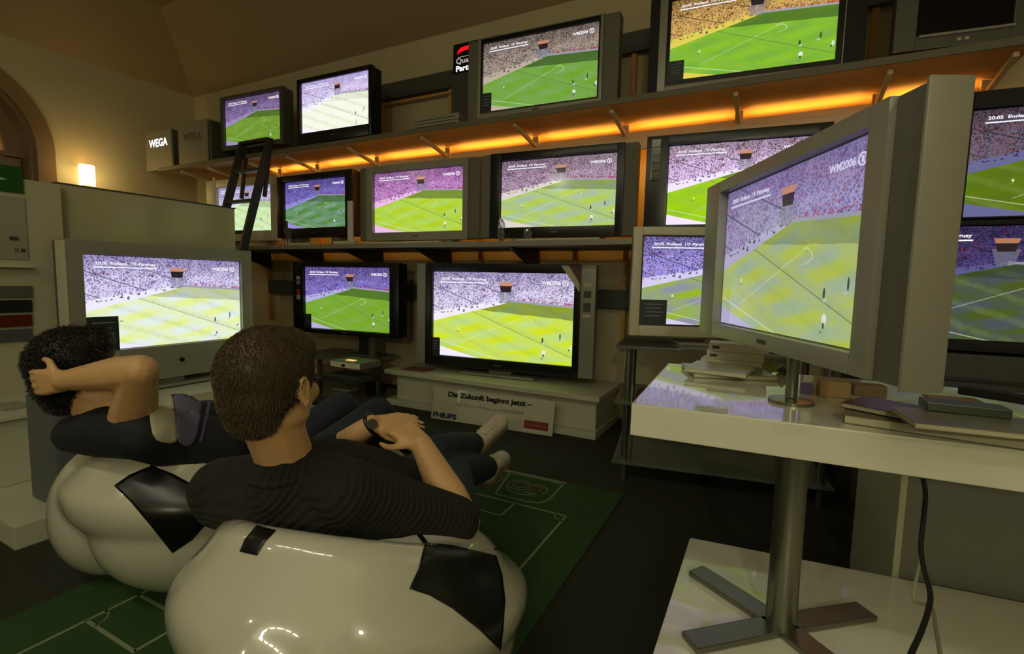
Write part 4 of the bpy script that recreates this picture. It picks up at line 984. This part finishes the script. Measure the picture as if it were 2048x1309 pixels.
def head(bm, c, f, up, s=1.0, ears=True):
    """head with jaw, nose, brow, ears; c = centre of the cranium, f = facing direction"""
    f = Vector(f).normalized(); up = Vector(up).normalized(); x = f.cross(up).normalized(); up = x.cross(f)
    B = Matrix((x, f, up)).transposed(); P = lambda a, b, d: Vector(c)+(x*a+f*b+up*d)*s
    ell(bm, P(0, -.012, .018), (.076*s, .094*s, .090*s), B, 4)
    ell(bm, P(0, .020, -.035), (.062*s, .068*s, .075*s), B, 3)
    ell(bm, P(0, .045, -.085), (.036*s, .040*s, .030*s), B, 3)
    ell(bm, P(0, .075, .012), (.050*s, .018*s, .018*s), B, 3)
    for sx in (-1, 1):
        ell(bm, P(sx*.038, .062, -.030), (.022*s, .022*s, .022*s), B, 2)
        ell(bm, P(sx*.046, .005, -.072), (.018*s, .045*s, .022*s), B, 2)
    limb(bm, [(P(0, .086, .0), .009*s), (P(0, .104, -.032), .013*s)], flat=.9)
    ell(bm, P(0, .090, -.060), (.024*s, .012*s, .007*s), B, 2); ell(bm, P(0, .088, -.070), (.021*s, .012*s, .007*s), B, 2)
    if ears:
        for sx in (-1, 1):
            E_ = P(sx*.078, -.004, -.012)
            Be = Matrix((x, (f*.9+up*.2).normalized(), up)).transposed()
            ring = [E_+(f*(-.004+.017*math.cos(a))+up*.030*math.sin(a)+x*sx*(.006+.004*(1-math.cos(a))))*s for a in [k*math.pi/8 for k in range(16)]]
            limb(bm, [(r, .0046*s) for r in ring+[ring[0]]], sub=1, step=.8)
            ell(bm, E_+x*sx*.0*s, (.006*s, .016*s, .026*s), B, 2)
    return P, x, f, up

def hand(bm, wrist, palm_dir, palm_n, side, curl=.5, s=1.0, spread=.12):
    """palm, four unequal bent fingers and a thumb leaving the side of the palm"""
    d = Vector(palm_dir).normalized(); n = Vector(palm_n).normalized(); x = d.cross(n).normalized()*side; n = n-d*n.dot(d); n.normalize()
    W = Vector(wrist)
    for k, w_ in enumerate((-.030, -.010, .010, .030)):
        limb(bm, [(W+d*.008*s+x*w_*.6*s, .017*s), (W+d*.085*s+x*w_*s, .0125*s)], sub=2)
    Ls = (.070, .080, .076, .060)
    for k, w_ in enumerate((.033, .011, -.011, -.032)):
        base = W+d*.088*s+x*w_*s; L = Ls[k]*s; a = curl; fd = (d+x*w_*spread*20*.05).normalized(); p = base; pts = [(p, .0092*s)]
        for j, (fr, dr_) in enumerate(((.44, .5), (.30, 1.2), (.26, 1.7))):
            ang = a*dr_; v = fd*math.cos(ang)+n*math.sin(ang); p = p+v*L*fr; pts.append((p, (.0088-.0008*j)*s))
        limb(bm, pts, sub=1, step=.5)
    tb_ = W+d*.025*s+x*.030*s
    p1 = tb_+(x*.7+d*.6+n*.25).normalized()*.038*s; p2 = p1+(x*.25+d*.85+n*.35).normalized()*.030*s; p3 = p2+(d*.9+n*.3-x*.1).normalized()*.024*s
    limb(bm, [(tb_, .013*s), (p1, .0115*s), (p2, .0098*s), (p3, .0085*s)], sub=1, step=.5)

# ---- the man in the dark sweater (seen from behind)
m1 = thing('person', 'man with short brown hair in dark ribbed sweater lying back in the nearer ball chair', 'person', (-.85, .95, 0))
bpy.context.view_layer.update()
hc = D(546, 764, 1.03)
f1 = Vector((-.16, .98, .02))
neckb = Vector((-.915, .705, .625)); pel = Vector((-.88, 1.12, .36))
shR = Vector((-.765, .745, .590)); shL = Vector((-1.115, .69, .545))
elR = D(925, 1045, 1.16); wrR = D(843, 890, 1.28); elL = Vector((-1.17, .90, .475)); wrL = D(742, 850, 1.35)
hipR = Vector((-.79, 1.15, .35)); hipL = Vector((-.98, 1.14, .35))
ank1 = D(948, 888, 2.22); ank2 = D(975, 935, 2.18)
knR = D(905, 950, 1.80); knL = D(880, 905, 1.86)
tor = lambda t: neckb.lerp(pel, t)
def torso1(bm, g=0.0):
    Bt = basis(pel-neckb)
    for t, rx, rz in ((.08, .10, .075), (.18, .155, .095), (.30, .175, .112), (.42, .175, .120), (.55, .168, .125), (.68, .165, .128), (.82, .168, .125), (.95, .172, .118)):
        ell(bm, tor(t)+Vector((0, 0, -.012)), (rx+g, .085+g, rz+g), Bt, 3)
        if g > 0 and .15 < t < .75: ell(bm, tor(t)+Vector((0, -.02, -.055)), (rx+g, .085+g, rz+g), Bt, 3)
    for s_, sh_ in ((1, shR), (-1, shL)):
        limb(bm, [(tor(.10), .06+g), (sh_, .066+g)], flat=.95)
def arm_up(bm, s_, e, g=0.0, t1=1.0): limb(bm, [(s_, .060+g), (s_.lerp(e, .5), .050+g), (s_.lerp(e, t1), .043+g)])
b = bmesh.new()
P1, hx, hf, hu = head(b, hc, f1, (0, -.04, 1), 1.0)
limb(b, [(P1(0, -.02, -.045), .060), (neckb.lerp(hc, .18), .060), (neckb+Vector((0, .01, -.03)), .074)])
torso1(b)
arm_up(b, shR, elR); arm_up(b, shL, elL)
limb(b, [(elR, .043), (elR.lerp(wrR, .3), .046), (wrR, .029)]); limb(b, [(elL, .042), (elL.lerp(wrL, .3), .043), (wrL, .028)])
for hp, kn, an in ((hipR, knR, ank2), (hipL, knL, ank1)):
    limb(b, [(hp, .088), (kn, .060)]); limb(b, [(kn, .058), (kn.lerp(an, .35), .056), (an, .036)])
# clasped hands resting on the belly
def bone(pts): limb(b, pts, sub=1, step=.5)
knk = D(800, 850, 1.315)
dR = (D(778, 838, 1.345)-wrR)
hand(b, wrR, D(792, 848, 1.33)-wrR, (0.15, .25, -1), 1, .75, .92)
hand(b, wrL, D(815, 842, 1.37)-wrL, (0, .55, -1), -1, .35, .88)
body1 = voxel_mesh('body', b, .0055, 3, SKIN2); keep(body1, m1)
# hair cap
b = bmesh.new()
up = hu
Bh = Matrix((hx, hf, hu)).transposed()
ell(b, P1(0, -.018, .026), (.0835, .098, .092), Bh, 4); ell(b, P1(0, -.050, -.018), (.071, .060, .066), Bh, 4); ell(b, P1(0, -.056, -.060), (.058, .042, .040), Bh, 3)
ell(b, P1(0, .030, .062), (.066, .060, .050), Bh, 3)
bmesh.ops.transform(b, matrix=Matrix.Identity(4), verts=b.verts)
hair1 = voxel_mesh('hair', b, .006, 3, HAIR1); keep(hair1, m1)
bpy.context.view_layer.update()
strands('hair_strands', hair1, HAIR1, m1, 16000, .0085, (-hu*1.2-hf*.2), .30, .0009, 3, lambda c_, n_: n_.dot(hf) < .75)
# sweater
ribs(SWEAT, tuple((pel-neckb).normalized()*1.0), 560, .35)
b = bmesh.new(); torso1(b, .014)
limb(b, [(neckb+Vector((0, .0, -.035)), .088), (neckb+Vector((0, -.004, .002)), .076)])
arm_up(b, shR, elR, .016, .93); arm_up(b, shL, elL, .016, .95)
limb(b, [(shL.lerp(elL, .9), .056), (elL, .056), (elL.lerp(wrL, .62), .043)])
ell(b, shR.lerp(elR, .92), (.056, .056, .056), None, 3)
limb(b, [(D(452, 1000, 1.16), .070), (D(540, 1015, 1.10), .080), (D(680, 1020, 1.08), .085), (D(790, 1035, 1.10), .07)])
sw1 = voxel_mesh('sweater', b, .007, 6, SWEAT); keep(sw1, m1)
# collar
cd_ = (hc-neckb).normalized(); Bc = basis(cd_, (0, 1, 0))
cpts = [neckb+Vector((0, -.006, .012))+(Bc @ Vector((math.cos(a)*.074, 0, math.sin(a)*.072))) for a in [k*math.pi/16 for k in range(32)]]
q = MB(); q.tube(cpts, .007, 10, True); cl1 = q.build('collar', SWEAT, None, True); keep(cl1, m1)
# jeans and shoes
b = bmesh.new(); Bt = basis(pel-neckb)
ell(b, tor(.96)+Vector((0, .02, -.02)), (.175, .10, .125), Bt, 3); ell(b, tor(1.1), (.170, .10, .11), Bt, 3)
for hp, kn, an in ((hipR, knR, ank2), (hipL, knL, ank1)):
    limb(b, [(hp, .098), (kn, .072)]); limb(b, [(kn, .070), (kn.lerp(an, .4), .068), (kn.lerp(an, .93), .055)])
keep(voxel_mesh('jeans', b, .009, 4, JEANS), m1)
def shoe(parent, ank, toe, up0):
    d = (toe-ank).normalized(); b = bmesh.new(); B_ = basis(d, up0); up_ = B_ @ Vector((0, 0, 1))
    heel = ank-d*.03-up_*.03
    limb(b, [(ank, .044), (ank-up_*.02, .046)]); limb(b, [(heel, .042), (ank.lerp(toe, .45)-up_*.015, .044), (toe-up_*.025, .046)], up=up_, flat=.85)
    o_ = keep(voxel_mesh('shoe', b, .007, 4, SHOE), parent)
    b = bmesh.new(); limb(b, [(heel-up_*.032, .040), (ank.lerp(toe, .45)-up_*.052, .042), (toe-up_*.056, .044)], up=up_, flat=.28)
    s_ = voxel_mesh('sole', b, .006, 3, SOLE); bpy.context.view_layer.update(); keep(s_, o_)
    q = MB()
    for t_ in (.30, .42, .54, .66):
        p = ank.lerp(toe, t_)+up_*.024*(1-t_*.4); x_ = B_ @ Vector((1, 0, 0)); q.bar(p-x_*.025, p+x_*.025, .007, .004, up=up_)
    keep(q.build('laces', PAPER), o_)
shoe(m1, ank1, D(998, 838, 2.36), (0, -1, .5)); shoe(m1, ank2, D(1000, 908, 2.32), (0, -1, .5))
# wrist watch on the left wrist
q = MB(); wd_ = (wrL-elL).normalized(); Bw = basis(wd_)
wp = wrL + wd_*.004
q.tube([wp+(Bw @ Vector((math.cos(a)*.030, 0, math.sin(a)*.030))) for a in [k*math.pi/10 for k in range(20)]], .0055, 8, True)
tc_ = wp+(CAM-wp).normalized()*.033; q.tube([tc_-(CAM-wp).normalized()*.004, tc_+(CAM-wp).normalized()*.004], .014, 16)
keep(q.build('wristwatch', BLACK, None, True), m1)

# ---- the man in the sleeveless jersey, hands behind his head
m2 = thing('person', 'dark-haired man in navy sleeveless jersey, arm behind head, in the farther ball chair', 'person', (-1.7, 1.0, 0))
bpy.context.view_layer.update()
hc2 = D(168, 735, 1.53); f2 = Vector((.30, .93, .16))
shR2 = Vector((-1.615, .735, .610)); shL2 = Vector((-1.97, .80, .555)); nk2 = Vector((-1.80, .755, .605)); pel2 = Vector((-1.60, 1.20, .31))
elR2 = D(280, 742, 1.30); wrR2 = D(128, 762, 1.385); elL2 = Vector((-2.10, .84, .78)); wrL2 = Vector((-1.96, .66, .75))
tor2 = lambda t: nk2.lerp(pel2, t)
def torso2(bm, g=0.0, n0=0):
    Bt = basis(pel2-nk2)
    for t, rx, rz in ((.08, .10, .075), (.18, .150, .098), (.30, .176, .130), (.45, .178, .145), (.60, .170, .145), (.75, .160, .130), (.95, .16, .115))[n0:]:
        ell(bm, tor2(t)+Vector((0, 0, .0)), (rx+g, .09+g, rz+g), Bt, 3)
b = bmesh.new()
P2, hx2, hf2, hu2 = head(b, hc2, f2, (-.03, -.16, 1), 1.0)
limb(b, [(P2(0, -.02, -.045), .058), (nk2+Vector((0, 0, -.02)), .068)]); torso2(b)
for s_, e, w_ in ((shR2, elR2, wrR2), (shL2, elL2, wrL2)):
    limb(b, [(tor2(.12), .06), (s_, .062)]); limb(b, [(s_, .064), (s_.lerp(e, .45), .055), (e, .044)]); limb(b, [(e, .043), (e.lerp(w_, .3), .047), (w_, .029)])
hand(b, wrR2, D(50, 768, 1.41)-wrR2, (-.6, .6, 0), -1, .45, .95)
hand(b, wrL2, Vector((.10, -.06, -.02)), (.2, .9, -.1), 1, .5, .9)
kn2 = (Vector((-1.50, 1.62, .46)), Vector((-1.72, 1.62, .46))); an2 = (Vector((-1.50, 1.93, .14)), Vector((-1.75, 1.93, .14)))
for k, hp in enumerate((Vector((-1.50, 1.22, .32)), Vector((-1.70, 1.22, .32)))):
    limb(b, [(hp, .085), (kn2[k], .058)]); limb(b, [(kn2[k], .056), (an2[k], .036)])
keep(voxel_mesh('body', b, .0055, 3, SKIN2), m2)
b = bmesh.new(); Bh = Matrix((hx2, hf2, hu2)).transposed()
ell(b, P2(0, -.022, .030), (.090, .106, .098), Bh, 4); ell(b, P2(0, -.060, -.025), (.078, .066, .075), Bh, 4); ell(b, P2(0, -.066, -.075), (.062, .046, .046), Bh, 3); ell(b, P2(0, .035, .070), (.068, .058, .050), Bh, 3)
hair2 = voxel_mesh('hair', b, .006, 2, HAIR2); keep(hair2, m2)
bpy.context.view_layer.update()
strands('hair_strands', hair2, HAIR2, m2, 9000, .017, (-hu2*.8-hf2*.3), .6, .0012, 5, lambda c_, n_: n_.dot(hf2) < .7)
b = bmesh.new(); torso2(b, .012, 1)
ell(b, nk2+Vector((-.01, -.01, -.035)), (.10, .09, .075), None, 3)
limb(b, [(D(152, 868, 1.57), .062), (D(215, 864, 1.46), .078), (D(288, 866, 1.405), .080), (D(360, 880, 1.52), .09), (D(450, 895, 1.60), .09)])
limb(b, [(tor2(.10), .080), (shL2.lerp(tor2(.1), .30), .070)])
j2 = voxel_mesh('jersey', b, .007, 5, JERSEY); keep(j2, m2)
JW = mat('jersey_cream', (190, 186, 160), .8); JP = mat('jersey_violet_grey', (104, 98, 126), .8); JL = mat('jersey_piping', (70, 72, 110), .8)
patch('white_side_panel', j2, smooth_poly([(322, 776), (345, 796), (350, 840), (352, 884), (312, 880), (300, 840), (302, 800)], 3), JW, m2, off=.003)
patch('grey_side_panel', j2, smooth_poly([(315, 762), (360, 765), (398, 782), (402, 820), (388, 886), (358, 886), (352, 840), (346, 796)], 3), JP, m2, off=.003)
patch('piping', j2, [(420, 778), (424, 800), (404, 886), (398, 886), (415, 810), (410, 780)], JL, m2, off=.003)
b = bmesh.new(); ell(b, pel2+Vector((0, .0, -.02)), (.165, .13, .115), basis(pel2-nk2), 3)
for k, hp in enumerate((Vector((-1.50, 1.22, .32)), Vector((-1.70, 1.22, .32)))):
    limb(b, [(hp, .096), (kn2[k], .070)]); limb(b, [(kn2[k], .068), (an2[k]+Vector((0, 0, .03)), .052)])
keep(voxel_mesh('jeans', b, .009, 3, JEANS), m2)
for k in (0, 1): shoe(m2, an2[k]+Vector((0, 0, -.035)), an2[k]+Vector((0, .19, -.05)), (0, 0, 1))
